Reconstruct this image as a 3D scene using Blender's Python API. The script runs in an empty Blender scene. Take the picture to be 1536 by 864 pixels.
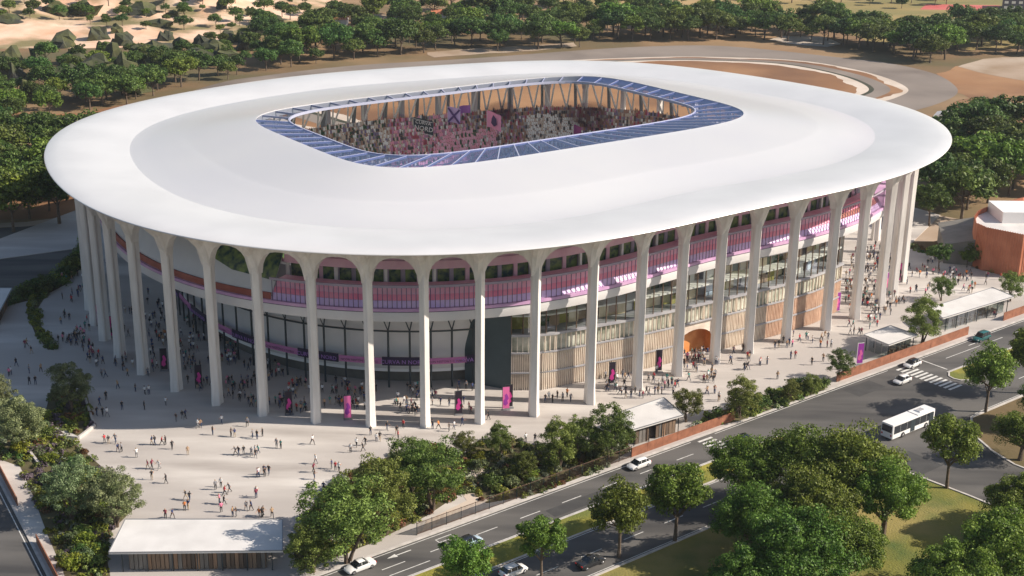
import bpy, bmesh, math, random
import numpy as np
from mathutils import Vector, Matrix, noise as mnoise
R = math.radians
rng = np.random.default_rng(7); random.seed(7)
scene = bpy.context.scene
col = scene.collection

# ------------------------------------------------------------------ camera
F_PX, PITCH, ROLL, CAM_H = 2010.568, 0.33188893, 0.0110108, 101.4665
W, H = 1536, 864
_c, _s = math.cos(PITCH), math.sin(PITCH)
_cr, _sr = math.cos(ROLL), math.sin(ROLL)
FWD = np.array([0, _c, -_s]); _R = np.array([1., 0, 0]); _U = np.array([0, _s, _c])
RGT = _cr*_R + _sr*_U; UPV = -_sr*_R + _cr*_U
cd = bpy.data.cameras.new('camera'); cam = bpy.data.objects.new('camera', cd); col.objects.link(cam)
cd.sensor_width = 36; cd.lens = 36*F_PX/W; cd.clip_start = 1; cd.clip_end = 9000
M = Matrix(((RGT[0], UPV[0], -FWD[0], 0), (RGT[1], UPV[1], -FWD[1], 0), (RGT[2], UPV[2], -FWD[2], CAM_H), (0, 0, 0, 1)))
cam.matrix_world = M
scene.camera = cam
# ------------------------------------------------------------------ light
SUN_EL, SUN_AZ = R(34), R(-4)           # azimuth measured from +x towards +y
world = bpy.data.worlds.new('World'); scene.world = world; world.use_nodes = True
nt = world.node_tree; bg = nt.nodes['Background']
sky = nt.nodes.new('ShaderNodeTexSky'); sky.sky_type = 'NISHITA'; sky.sun_disc = False
sky.sun_elevation = SUN_EL; sky.sun_rotation = R(90) - SUN_AZ
sky.air_density = 1.2; sky.dust_density = 1.5; sky.ozone_density = 1.5
nt.links.new(sky.outputs[0], bg.inputs[0]); bg.inputs[1].default_value = 0.078
sl = bpy.data.lights.new('sun', 'SUN'); sun = bpy.data.objects.new('sun', sl); col.objects.link(sun)
sl.energy = 5.0; sl.angle = R(0.5); sl.color = (1.0, 0.885, 0.75)
sd = Vector((math.cos(SUN_EL)*math.cos(SUN_AZ), math.cos(SUN_EL)*math.sin(SUN_AZ), math.sin(SUN_EL)))
sun.rotation_euler = sd.to_track_quat('Z', 'Y').to_euler()
scene.view_settings.view_transform = 'Standard'; scene.view_settings.look = 'None'
scene.view_settings.exposure = 0.52; scene.view_settings.gamma = 1.0
scene.cycles.max_bounces = 6; scene.cycles.transparent_max_bounces = 12

# ------------------------------------------------------------------ geometry helpers
def sstep(t): t = min(1, max(0, t)); return t*t*(3-2*t)
def terrain(x, y):
    m = sstep((y-(610+0.10*(x+300)))/170)*sstep((-95-x)/110)
    if m <= 0: return -0.6
    n = mnoise.noise(Vector((x*.02, y*.02, 3.)))*9 + mnoise.noise(Vector((x*.06, y*.06, 9.)))*4.5 + abs(mnoise.noise(Vector((x*.035, y*.035, 5.))))*6
    return m*(13+n) - 0.6*(1-m)
def G(px, py, z=0.0):
    d = FWD + (px-W/2)/F_PX*RGT - (py-H/2)/F_PX*UPV
    t = (z-CAM_H)/d[2]
    return Vector((d[0]*t, d[1]*t, z))
def GT(px, py):                       # the same on the hilly ground
    z = 0.0
    for _ in range(25):
        p = G(px, py, z); z = .5*z + .5*max(0, terrain(p.x, p.y))
    return G(px, py, z)
def PX(v):
    d = np.array([v[0], v[1], v[2]-CAM_H]); z = d@FWD
    return W/2+F_PX*(d@RGT)/z, H/2-F_PX*(d@UPV)/z
RA = R(38.1)
def S(s, p, z=0.0):                   # along / across the main road
    return Vector((s*math.cos(RA)-p*math.sin(RA), s*math.sin(RA)+p*math.cos(RA), z))

RA_ = RA
# ------------------------------------------------------------------ materials
MATS = {}
def mat(name, c1, c2=None, scale=1.0, rough=.75, metal=0, bump=0, bscale=8, detail=6, alpha=None, spec=None, stops=(.35, .65), leaf=False, coord='Object', stretch=None, c3=None, s3=.1, emis=None):
    if name in MATS: return MATS[name]
    m = bpy.data.materials.new(name); m.use_nodes = True; n = m.node_tree.nodes; l = m.node_tree.links
    b = n['Principled BSDF']; b.inputs['Roughness'].default_value = rough; b.inputs['Metallic'].default_value = metal
    if spec is not None: b.inputs['Specular IOR Level'].default_value = spec
    c1 = (*c1, 1); b.inputs['Base Color'].default_value = c1
    tc = n.new('ShaderNodeTexCoord')
    if coord == 'World':
        g = n.new('ShaderNodeNewGeometry'); src = g.outputs['Position']
    else: src = tc.outputs[coord]
    if stretch:
        mp = n.new('ShaderNodeMapping'); mp.inputs['Scale'].default_value = stretch[:3]
        if len(stretch) > 3: mp.inputs['Rotation'].default_value = (0, 0, stretch[3])
        l.new(src, mp.inputs[0]); src = mp.outputs[0]
    outc = None
    if c2 is not None:
        t = n.new('ShaderNodeTexNoise'); t.inputs['Scale'].default_value = scale; t.inputs['Detail'].default_value = detail
        l.new(src, t.inputs['Vector'])
        r = n.new('ShaderNodeValToRGB'); r.color_ramp.elements[0].position = stops[0]; r.color_ramp.elements[1].position = stops[1]
        r.color_ramp.elements[0].color = c1; r.color_ramp.elements[1].color = (*c2, 1)
        l.new(t.outputs[0], r.inputs[0]); outc = r.outputs[0]
        if c3 is not None:
            t3 = n.new('ShaderNodeTexNoise'); t3.inputs['Scale'].default_value = s3; t3.inputs['Detail'].default_value = 5
            l.new(src, t3.inputs['Vector'])
            r3 = n.new('ShaderNodeValToRGB'); r3.color_ramp.elements[0].position = .46; r3.color_ramp.elements[1].position = .6
            mx = n.new('ShaderNodeMix'); mx.data_type = 'RGBA'
            l.new(t3.outputs[0], r3.inputs[0]); l.new(r3.outputs[0], mx.inputs[0]); l.new(outc, mx.inputs[6]); mx.inputs[7].default_value = (*c3, 1)
            outc = mx.outputs[2]
    if leaf:                           # each leaf clump and each tree its own tone
        oi = n.new('ShaderNodeObjectInfo'); g = n.new('ShaderNodeNewGeometry')
        hs = n.new('ShaderNodeHueSaturation')
        m1 = n.new('ShaderNodeMapRange'); m1.inputs[3].default_value = .47; m1.inputs[4].default_value = .53
        l.new(oi.outputs['Random'], m1.inputs[0]); l.new(m1.outputs[0], hs.inputs['Hue'])
        m2 = n.new('ShaderNodeMapRange'); m2.inputs[3].default_value = .55; m2.inputs[4].default_value = 1.5
        l.new(g.outputs['Random Per Island'], m2.inputs[0]); l.new(m2.outputs[0], hs.inputs['Value'])
        l.new(outc, hs.inputs['Color']); outc = hs.outputs[0]
        ml = n.new('ShaderNodeMath'); ml.operation = 'MULTIPLY'; ml.inputs[1].default_value = 7.31; l.new(oi.outputs['Random'], ml.inputs[0])
        fr = n.new('ShaderNodeMath'); fr.operation = 'FRACT'; l.new(ml.outputs[0], fr.inputs[0])
        m4 = n.new('ShaderNodeMapRange'); m4.inputs[3].default_value = .72; m4.inputs[4].default_value = 1.3; l.new(fr.outputs[0], m4.inputs[0])
        mm = n.new('ShaderNodeMath'); mm.operation = 'MULTIPLY'; l.new(m2.outputs[0], mm.inputs[0]); l.new(m4.outputs[0], mm.inputs[1]); l.new(mm.outputs[0], hs.inputs['Value'])
        tr = n.new('ShaderNodeBsdfTranslucent'); l.new(outc, tr.inputs[0])
        ms = n.new('ShaderNodeMixShader'); ms.inputs[0].default_value = .28
        l.new(b.outputs[0], ms.inputs[1]); l.new(tr.outputs[0], ms.inputs[2]); l.new(ms.outputs[0], n['Material Output'].inputs[0])
    if outc is not None: l.new(outc, b.inputs['Base Color'])
    if bump:
        t2 = n.new('ShaderNodeTexNoise'); t2.inputs['Scale'].default_value = bscale; t2.inputs['Detail'].default_value = 4
        l.new(src, t2.inputs['Vector'])
        bp = n.new('ShaderNodeBump'); bp.inputs['Strength'].default_value = bump; bp.inputs['Distance'].default_value = .3
        l.new(t2.outputs[0], bp.inputs['Height']); l.new(bp.outputs[0], b.inputs['Normal'])
    if alpha is not None: b.inputs['Alpha'].default_value = alpha
    MATS[name] = m; return m
def tinted_glass(name, tint, refl=.25, gl=(.8, .85, 1), rough=.03):
    m = bpy.data.materials.new(name); m.use_nodes = True; n = m.node_tree.nodes; l = m.node_tree.links; n.clear()
    o = n.new('ShaderNodeOutputMaterial'); t = n.new('ShaderNodeBsdfTransparent'); t.inputs[0].default_value = (*tint, 1)
    g = n.new('ShaderNodeBsdfGlossy'); g.inputs[0].default_value = (*gl, 1); g.inputs['Roughness'].default_value = rough
    x = n.new('ShaderNodeMixShader'); x.inputs[0].default_value = refl
    l.new(t.outputs[0], x.inputs[1]); l.new(g.outputs[0], x.inputs[2]); l.new(x.outputs[0], o.inputs[0]); return m

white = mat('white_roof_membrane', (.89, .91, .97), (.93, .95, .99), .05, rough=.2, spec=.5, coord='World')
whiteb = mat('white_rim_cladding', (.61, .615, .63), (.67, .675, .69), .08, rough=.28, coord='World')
colm = mat('white_concrete', (.62, .59, .56), (.77, .74, .71), .9, rough=.6, bump=.05, bscale=1.5, stretch=(1, 1, .12))
def translucent(m, k, c=(.8, .8, .8)):     # thin roof membrane lets some daylight through
    n = m.node_tree.nodes; l = m.node_tree.links; t = n.new('ShaderNodeBsdfTranslucent'); t.inputs[0].default_value = (*c, 1)
    x = n.new('ShaderNodeMixShader'); x.inputs[0].default_value = k; l.new(n['Principled BSDF'].outputs[0], x.inputs[1]); l.new(t.outputs[0], x.inputs[2]); l.new(x.outputs[0], n['Material Output'].inputs[0])
translucent(white, .38, (.98, .98, .98))
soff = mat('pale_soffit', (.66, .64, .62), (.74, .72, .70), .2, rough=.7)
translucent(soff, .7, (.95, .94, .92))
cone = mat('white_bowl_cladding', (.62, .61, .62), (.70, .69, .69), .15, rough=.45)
steel = mat('white_painted_steel', (.84, .83, .82), rough=.4)
greyst = mat('grey_steel', (.25, .26, .28), rough=.5, metal=.3)
darkst = mat('dark_steel', (.035, .05, .06), rough=.45, metal=.2)
terr = mat('grey_concrete_terrace', (.38, .36, .36), (.46, .45, .44), .4, rough=.85)
deckm = mat('mauve_deck_edge', (.48, .28, .50), (.60, .38, .58), .4, rough=.5)
pinkA = mat('salmon_pink_panel', (.94, .40, .56), (.95, .56, .70), .35, rough=.45)
pinkB = mat('coral_red_panel', (.90, .24, .38), (.94, .36, .48), .35, rough=.45)
pinkC = mat('lilac_panel', (.68, .50, .86), (.82, .60, .86), .35, rough=.45)
pinkD = mat('dusky_pink_fascia', (.74, .42, .56), (.84, .56, .66), .3, rough=.5)
brick = mat('rust_red_band', (.26, .06, .04), (.36, .10, .07), .4, rough=.6)
railm = mat('lilac_grey_rail', (.36, .31, .40), rough=.4)
wind = mat('dark_glass_painted_greenery', (.02, .06, .07), (.22, .30, .10), .8, rough=.08, spec=.8, detail=8)  # greenery showing in the panes is painted into the glass colour
tealw = mat('dark_teal_wall', (.030, .055, .068), (.045, .075, .09), .25, rough=.5)
slatm = mat('sand_coloured_louvre', (.66, .56, .47), (.80, .72, .62), .5, rough=.6)
slatb = mat('bronze_mullion', (.16, .11, .08), rough=.4, metal=.3)
ledge = mat('grey_ledge', (.30, .30, .33), (.38, .38, .40), .3, rough=.6)
interA = [mat('interior_'+k, a, b_, .6, rough=.7) for k, a, b_ in (('sand', (.66, .54, .36), (.80, .70, .52)), ('olive', (.30, .27, .06), (.45, .40, .12)), ('pale', (.76, .75, .72), (.86, .84, .82)), ('brown', (.34, .23, .16), (.46, .33, .24)), ('pale_blue', (.35, .45, .58), (.50, .58, .68)), ('dark_green', (.05, .08, .05), (.12, .15, .08)))]
orange = mat('orange_wall', (.58, .20, .05), (.76, .34, .12), .5, rough=.6)
fglass = tinted_glass('clear_facade_glass', (.82, .86, .84), .16)
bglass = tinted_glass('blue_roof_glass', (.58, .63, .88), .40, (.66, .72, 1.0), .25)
farglass = tinted_glass('clear_grey_roof_glass', (.66, .68, .74), .14, (.8, .85, 1.0), .1)
beamm = mat('lilac_grey_beam', (.42, .44, .58), rough=.4)
plazam = mat('pale_paving', (.36, .33, .31), (.60, .57, .54), .09, rough=.8, bump=.08, bscale=1.2, coord='World', stretch=(.35, 1.6, 1, R(10)), c3=(.41, .38, .36), s3=.03)
asph = mat('asphalt', (.048, .047, .048), (.098, .094, .090), .10, rough=.8, bump=.1, bscale=6, coord='World', stretch=(.35, 2.2, 1, -RA_), c3=(.115, .11, .105), s3=.06)
asphd = mat('old_brown_asphalt', (.14, .115, .10), (.25, .21, .18), .03, rough=.9, coord='World', c3=(.235, .20, .175), s3=.008)
markm = mat('white_road_paint', (.72, .72, .70), (.50, .50, .48), 1.5, rough=.6, coord='World')
yelm = mat('yellow_road_paint', (.75, .42, .08), rough=.6)
kerbm = mat('kerb_stone', (.42, .40, .38), (.55, .52, .50), .8, rough=.8, coord='World')
grassy = mat('yellow_green_grass', (.20, .19, .025), (.30, .27, .04), .5, rough=.9, bump=.6, bscale=5, coord='World', c3=(.14, .16, .03), s3=.15)
drygr = mat('dry_lawn', (.19, .175, .03), (.075, .11, .02), .16, rough=.95, bump=.5, bscale=3, coord='World', c3=(.27, .22, .07), s3=.05)
earth = mat('dry_earth_and_grass', (.20, .115, .055), (.10, .085, .035), .02, rough=.95, bump=.4, bscale=.6, coord='World', c3=(.30, .19, .10), s3=.008)
soil = mat('planting_soil', (.07, .055, .03), (.11, .10, .04), .5, rough=.95, coord='World')
sand = mat('sandy_hill', (.60, .36, .23), (.78, .58, .44), .05, rough=.95, bump=.6, bscale=.25, coord='World', c3=(.20, .17, .075), s3=.028)
field = mat('dry_field', (.30, .22, .08), (.17, .16, .05), .012, rough=.95, coord='World', stretch=(1, 3, 1), c3=(.40, .27, .12), s3=.006)
brownf = mat('ploughed_earth', (.26, .125, .052), (.15, .072, .035), .02, rough=.95, coord='World', c3=(.33, .18, .085), s3=.012)
dirt = mat('pale_dirt', (.36, .27, .20), (.27, .19, .12), .05, rough=.95, coord='World', c3=(.42, .34, .27), s3=.02)
palep = mat('pale_gravel', (.50, .42, .35), (.60, .52, .45), .06, rough=.95, coord='World')
corten = mat('rust_steel', (.20, .075, .04), (.30, .12, .065), .8, rough=.7)
terrac = mat('terracotta_cladding', (.42, .14, .07), (.52, .20, .11), .3, rough=.6)
fencem = mat('brown_fence', (.12, .075, .055), (.18, .11, .08), .8, rough=.7)
bark = mat('bark', (.09, .065, .045), (.16, .12, .09), 3, rough=.9)
rocks = mat('dark_scrub_rock', (.028, .030, .028), (.06, .07, .025), .12, rough=.95, bump=.8, bscale=.6, coord='World', c3=(.08, .085, .03), s3=.08)
rubber = mat('tyre_rubber', (.02, .02, .02), rough=.8)
chrome = mat('alloy_rim', (.5, .5, .52), rough=.3, metal=.8)
lampw = mat('headlight_glass', (.8, .8, .8), rough=.1)
lampr = mat('tail_light_red', (.5, .02, .02), rough=.2)
carglass = mat('car_glass', (.015, .02, .028), rough=.05, spec=.9)
def leafm(name, a, b_): return mat(name, a, b_, .9, rough=.55, leaf=True, detail=3, spec=.3)
L_bright = leafm('bright_green_leaves', (.075, .130, .018), (.17, .24, .035))
L_deep = leafm('deep_green_leaves', (.045, .095, .022), (.10, .16, .035))
L_olive = leafm('olive_green_leaves', (.095, .135, .026), (.19, .24, .055))
L_grey = leafm('grey_green_leaves', (.11, .15, .06), (.22, .26, .13))
L_far = leafm('far_green_leaves', (.055, .100, .022), (.12, .17, .035))
L_lime = leafm('lime_leaves', (.15, .19, .02), (.26, .28, .04))
L_rust = leafm('rusty_leaves', (.14, .075, .03), (.22, .12, .05))
L_mauve = leafm('mauve_leaves', (.12, .09, .12), (.18, .14, .17))
L_silver = leafm('silver_leaves', (.20, .24, .16), (.30, .34, .24))

# ------------------------------------------------------------------ object helpers
def tag(o, label=None, cat=None, group=None, kind=None):
    if label: o['label'] = label
    if cat: o['category'] = cat
    if group: o['group'] = group
    if kind: o['kind'] = kind
    return o
def empty(name, loc=(0, 0, 0), rz=0, parent=None, scale=None):
    o = bpy.data.objects.new(name, None); col.objects.link(o); o.location = loc; o.rotation_euler = (0, 0, rz)
    o.empty_display_size = .5
    if scale: o.scale = scale
    if parent: o.parent = parent
    return o
def link(name, me, parent=None, loc=None, rz=None, scale=None):
    o = bpy.data.objects.new(name, me); col.objects.link(o)
    if parent: o.parent = parent
    if loc is not None: o.location = loc
    if rz is not None: o.rotation_euler = (0, 0, rz)
    if scale is not None: o.scale = scale
    return o
class MB:
    def __init__(s): s.v = []; s.f = []; s.mi = []; s.m = []
    def _m(s, m):
        if m is None: return 0
        if m not in s.m: s.m.append(m)
        return s.m.index(m)
    def face(s, pts, m=None):
        k = len(s.v); s.v += [tuple(p) for p in pts]; s.f.append(tuple(range(k, k+len(pts)))); s.mi.append(s._m(m))
    def grid(s, rows, m=None, close=False):
        k = len(s.v); nc = len(rows[0]); i = s._m(m)
        for r in rows: s.v += [tuple(p) for p in r]
        for a in range(len(rows)-1):
            for b_ in range(nc if close else nc-1):
                c = (b_+1) % nc
                s.f.append((k+a*nc+b_, k+a*nc+c, k+(a+1)*nc+c, k+(a+1)*nc+b_)); s.mi.append(i)
    def hull8(s, q, m=None):            # q: 4 bottom + 4 top, counter-clockwise
        k = len(s.v); s.v += [tuple(p) for p in q]; i = s._m(m)
        for f in ((3, 2, 1, 0), (4, 5, 6, 7), (0, 1, 5, 4), (1, 2, 6, 5), (2, 3, 7, 6), (3, 0, 4, 7)):
            s.f.append(tuple(k+j for j in f)); s.mi.append(i)
    def box(s, x0, x1, y0, y1, z0, z1, m=None):
        s.hull8([(x0, y0, z0), (x1, y0, z0), (x1, y1, z0), (x0, y1, z0), (x0, y0, z1), (x1, y0, z1), (x1, y1, z1), (x0, y1, z1)], m)
    def bar(s, a, b_, w=.1, h=None, m=None):   # box section bar between two points
        a = Vector(a); b_ = Vector(b_); h = h or w; d = (b_-a).normalized()
        u = d.cross(Vector((0, 0, 1)));
        if u.length < 1e-3: u = Vector((1, 0, 0))
        u.normalize(); v = u.cross(d).normalized(); u = u*w/2; v = v*h/2
        s.hull8([a-u-v, a+u-v, a+u+v, a-u+v, b_-u-v, b_+u-v, b_+u+v, b_-u+v], m)
    def tube(s, pts, rads, n=8, m=None, cap=True):
        rows = []
        for i, p in enumerate(pts):
            p = Vector(p); d = (Vector(pts[min(i+1, len(pts)-1)])-Vector(pts[max(i-1, 0)])).normalized()
            u = d.cross(Vector((.31, .95, .02))).normalized(); v = d.cross(u)
            rows.append([p+(u*math.cos(t)+v*math.sin(t))*rads[i] for t in [2*math.pi*j/n for j in range(n)]])
        s.grid(rows, m, True)
        if cap: s.face(rows[-1], m)
    def build(s, name, m=None, parent=None, smooth=False, auto=None):
        me = bpy.data.meshes.new(name); me.from_pydata(s.v, [], s.f)
        ms = s.m if s.m else [m]
        for x in ms: me.materials.append(x)
        if len(ms) > 1: me.polygons.foreach_set('material_index', s.mi)
        if smooth: me.polygons.foreach_set('use_smooth', [True]*len(s.f))
        me.update()
        bm = bmesh.new(); bm.from_mesh(me); bmesh.ops.remove_doubles(bm, verts=bm.verts, dist=.0005); bmesh.ops.recalc_face_normals(bm, faces=bm.faces); bm.to_mesh(me); bm.free()
        if auto: me.set_sharp_from_angle(angle=R(auto))
        return link(name, me, parent)
def ragged(pts, amp, step, seed=0):      # natural, uneven outline
    out = []
    for i, a in enumerate(pts):
        a = Vector((a[0], a[1], 0)); b = Vector((*pts[(i+1) % len(pts)][:2], 0)); n = max(1, int((b-a).length/step))
        for k in range(n):
            p = a.lerp(b, k/n); q = Vector((p.x*.045, p.y*.045, seed)); q2 = q*4.3
            out.append(p+Vector((mnoise.noise(q)+.5*mnoise.noise(q2), mnoise.noise(q+Vector((50, 9, 3)))+.5*mnoise.noise(q2+Vector((5, 9, 3))), 0))*amp)
    return out
def sheet(name, pts, z, m, parent=None, kind='structure'):
    if name in ('dry_field', 'gravel_patch', 'gravel_path', 'dry_clearing', 'brown_infield', 'track_verge', 'bare_earth'): pts = ragged(pts, 7 if name[:5] == 'dry_f' else 3.5, 6)
    me = bpy.data.meshes.new(name); vs = [(p[0], p[1], z) for p in pts]
    me.from_pydata(vs, [], [tuple(range(len(vs)))]); me.update()
    if me.polygons[0].normal.z < 0: me.flip_normals()
    me.materials.append(m); o = link(name, me, parent)
    if kind: o['kind'] = kind
    return o
def prism(mb, pts, z0, z1, m=None):
    mb.face([(p[0], p[1], z1) for p in pts], m); n = len(pts)
    for i in range(n):
        a, b_ = pts[i], pts[(i+1) % n]
        mb.face([(a[0], a[1], z0), (b_[0], b_[1], z0), (b_[0], b_[1], z1), (a[0], a[1], z1)], m)
ORD = 'first second third fourth fifth sixth seventh eighth ninth tenth eleventh twelfth thirteenth fourteenth fifteenth sixteenth seventeenth eighteenth nineteenth twentieth'.split()
TENS = {20: 'twenty', 30: 'thirty', 40: 'forty', 50: 'fifty', 60: 'sixty', 70: 'seventy'}
def ordw(i):                          # 0-based
    if i < 20: return ORD[i]
    n = i+1; t, u = n//10*10, n % 10
    return (TENS[t]+'-'+ORD[u-1]) if u else TENS[t].replace('ty', 'tieth')

# ================================================================== THE STADIUM
ST = Vector((-2.182491, 310.362, 0)); PSI = 0.62281220
RIMCO = [97.3548, 0.3321, 0.5197, 9.8231, -0.4957, 0.5749, -1.7339, -2.646, -0.0888, -0.5292, -0.0331, -0.6046, -0.2178, -0.1279, -0.5519]
INSCO = [7.4701, 0.4545, -0.5122, -0.5632, -0.2508, -0.2112, 0.0437, 0.0909, 0.0218]
def four(co, t):
    r = co[0]
    for k in range(1, (len(co)-1)//2+1): r += co[2*k-1]*math.cos(k*t)+co[2*k]*math.sin(k*t)
    return r
def rimr(t): return four(RIMCO, t)
def colr(t): return rimr(t)-four(INSCO, t)
def supr(t, a, b, n): return (abs(math.cos(t)/a)**n+abs(math.sin(t)/b)**n)**(-1/n)
def openr(t): return supr(t, 53.5, 35.9, 5.0)
def glassr(t, cx=1.0, cy=4.6, a=46.4, b=28.6, n=5.0):
    lo, hi = 5., 70.
    for _ in range(26):
        r = (lo+hi)/2
        if abs((r*math.cos(t)-cx)/a)**n+abs((r*math.sin(t)-cy)/b)**n < 1: lo = r
        else: hi = r
    return lo
def P(t, d, z, base=colr): r = base(t)-d; return Vector((r*math.cos(t), r*math.sin(t), z))
def LOC(w):
    x, y = w[0]-ST.x, w[1]-ST.y; C, S_ = math.cos(PSI), math.sin(PSI)
    return Vector((C*x+S_*y, -S_*x+C*y, w[2] if len(w) > 2 else 0))
def WLD(l):
    C, S_ = math.cos(PSI), math.sin(PSI)
    return Vector((ST.x+C*l[0]-S_*l[1], ST.y+S_*l[0]+C*l[1], l[2]))
front = [164.87-360, 170.9-360, 176.73-360, -176.99, -170.51, -163.84, -157.53, -151.56, -145.45, -139.54, -133.8, -127.91, -121.56, -114.05, -106.3, -98.48, -90.29, -82.96, -74.88, -66.32, -59.31, -51.99, -46.84, -40.52]
NREAR = 28
ts = np.linspace(R(-40.52), R(164.87), 600); pts_ = np.array([P(t, 0, 0)[:2] for t in ts])
al = np.r_[0, np.cumsum(np.hypot(*np.diff(pts_, axis=0).T))]
PC = [R(a) for a in front]+[float(np.interp(al[-1]*k/(NREAR+1), al, ts)) for k in range(1, NREAR+1)]
NC = len(PC)
def bay(i):
    a = PC[i]; b = PC[(i+1) % NC]
    if b < a-.001: b += 2*math.pi
    return a, b
def bayts(i, n):
    a, b = bay(i); return [a+(b-a)*k/n for k in range(n+1)]
RING = [t for i in range(NC) for t in bayts(i, 4)[:-1]]
stad = empty('stadium', ST, PSI)
tag(stad, 'large oval stadium with white dish roof on tall white columns, crowd inside', 'stadium')
# ---- roof
def ringmesh(name, prof, m, smooth=True, auto=25):
    mb = MB(); rows = [[f(t) for t in RING] for f in prof]; mb.grid(rows, m, True)
    o = mb.build(name, m, stad, smooth=smooth, auto=auto); return o
def mixr(t, k, z):                     # k = 0 crease ... 1 opening
    r = (rimr(t)-18)*(1-k)+openr(t)*k; return Vector((r*math.cos(t), r*math.sin(t), z))
prof = [lambda t, i=i, z=z: P(t, i, z, rimr) for i, z in ((.4, 33.86), (.08, 33.92), (0, 34.02), (.08, 34.14), (.6, 34.3), (3, 34.5), (7, 34.4), (12, 34.0), (17.7, 33.35))]
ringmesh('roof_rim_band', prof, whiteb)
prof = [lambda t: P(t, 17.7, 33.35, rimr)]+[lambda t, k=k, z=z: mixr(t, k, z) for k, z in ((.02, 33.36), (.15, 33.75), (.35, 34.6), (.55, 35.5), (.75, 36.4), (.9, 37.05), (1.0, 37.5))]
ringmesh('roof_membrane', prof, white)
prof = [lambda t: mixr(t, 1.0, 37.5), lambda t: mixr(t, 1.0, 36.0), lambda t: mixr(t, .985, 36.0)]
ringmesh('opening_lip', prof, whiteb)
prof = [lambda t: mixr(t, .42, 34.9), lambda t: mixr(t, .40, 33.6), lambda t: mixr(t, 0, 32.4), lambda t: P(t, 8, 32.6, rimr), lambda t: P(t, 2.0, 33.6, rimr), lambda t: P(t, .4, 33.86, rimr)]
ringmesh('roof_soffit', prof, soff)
# ---- glass ring with beams
NG = 60; gt = []
dense = np.linspace(0, 2*math.pi, 1441); gp = np.array([(openr(t)*math.cos(t), openr(t)*math.sin(t)) for t in dense])
ga = np.r_[0, np.cumsum(np.hypot(*np.diff(gp, axis=0).T))]
gt = [float(np.interp(ga[-1]*k/NG, ga, dense)) for k in range(NG+1)]
gi = np.array([(glassr(t)*math.cos(t), glassr(t)*math.sin(t)) for t in dense]); gia = np.r_[0, np.cumsum(np.hypot(*np.diff(gi, axis=0).T))]
git = gt
def OP(t, z): return Vector((openr(t)*math.cos(t), openr(t)*math.sin(t), z))
def GP(t, z): return Vector((glassr(t)*math.cos(t), glassr(t)*math.sin(t), z))
for k in range(NG):
    mb = MB(); n = 3
    o_ = [OP(gt[k]+(gt[k+1]-gt[k])*j/n, 37.35) for j in range(n+1)]; i_ = [GP(git[k]+(git[k+1]-git[k])*j/n, 36.75) for j in range(n+1)]
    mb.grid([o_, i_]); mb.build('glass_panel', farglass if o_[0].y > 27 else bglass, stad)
    mb = MB(); mb.bar(OP(gt[k], 37.15), GP(git[k], 36.55), .2, .45); mb.build('roof_beam', beamm, stad)
mb = MB(); mb.grid([[GP(t, z)*1.0+Vector((dx*math.cos(t), dx*math.sin(t), 0)) for t in dense[:-1:8]] for dx, z in ((0, 36.9), (-.35, 36.9), (-.35, 36.3), (0, 36.3), (0, 36.9))], None, True)
mb.build('inner_edge_tube', beamm, stad)
# ---- lattice under the glass and roof edge
mb = MB()
for k in range(NG):
    a, b = OP(gt[k], 36.2), OP(gt[k+1], 36.2); c = GP(git[k], 36.0); e = GP(git[k+1], 36.0)
    mb.bar(a, e, .12); mb.bar(a.lerp(c, .5), b.lerp(e, .5), .14)
o = mb.build('edge_lattice', greyst, stad)
# ---- columns
def column_mesh():
    mb = MB(); rows = []
    sec = [(-.62, .0), (-.95, .45), (-.9, .75), (-.05, 1.5), (.05, 1.5), (.9, .75), (.95, .45), (.62, .0), (.62, -.7), (-.62, -.7)]
    for z, w, dd in ((0, 1.12, 1.12), (3, 1.02, 1.02), (14, .96, .98), (24, .98, 1.0), (27, 1.0, 1.05), (33, 1.0, 1.1)):
        rows.append([(dd*y, .92*w*x, z) for x, y in sec])
    mb.grid(rows, None, True)
    mb.face([(r[0], r[1], 0) for r in rows[0]])
    return mb
cm = None
for i, t in enumerate(PC):
    if cm is None:
        o = column_mesh().build('column', colm, stad); cm = o.data
    else: o = link('column', cm, stad)
    o.location = P(t, 0, .1)
    nrm = (P(t+.01, 0, 0)-P(t-.01, 0, 0)).normalized(); o.rotation_euler = (0, 0, math.atan2(-nrm.x, nrm.y))
# ---- arches and flared vaults between the columns
def archz(u):
    w = .84
    if abs(u) >= w: return 27.0
    return 27.0+4.6*math.sqrt(max(0, 1-(abs(u)/w)**2.6))
for i in range(NC):
    a, b = bay(i); us = [-1, -.93, -.86, -.845, -.8, -.7, -.55, -.35, -.15, 0, .15, .35, .55, .7, .8, .845, .86, .93, 1]
    tt = [a+(b-a)*(u+1)/2 for u in us]; mb = MB()
    zz = [archz(u) for u in us]
    out = [P(t, -.9, z) for t, z in zip(tt, zz)]; inn = [P(t, .6, z) for t, z in zip(tt, zz)]
    rg = [max(0, (abs(u)-.4)/.6) for u in us]; mid = [P(t, -1.3-1.3*g, z+(33.6-z)*(.76-.20*g)) for t, z, g in zip(tt, zz, rg)]; mi2 = [P(t, -3.2-1.5*g, z+(33.7-z)*(.97-.10*g)) for t, z, g in zip(tt, zz, rg)]
    rim = [P(t, .55, 33.83, rimr) for t in tt]
    mb.grid([out, mid, mi2, rim]); mb.grid([inn, out]); mb.grid([[P(t, .6, 33.0) for t in tt], inn])
    mb.build('arch_vault', colm, stad)
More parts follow.
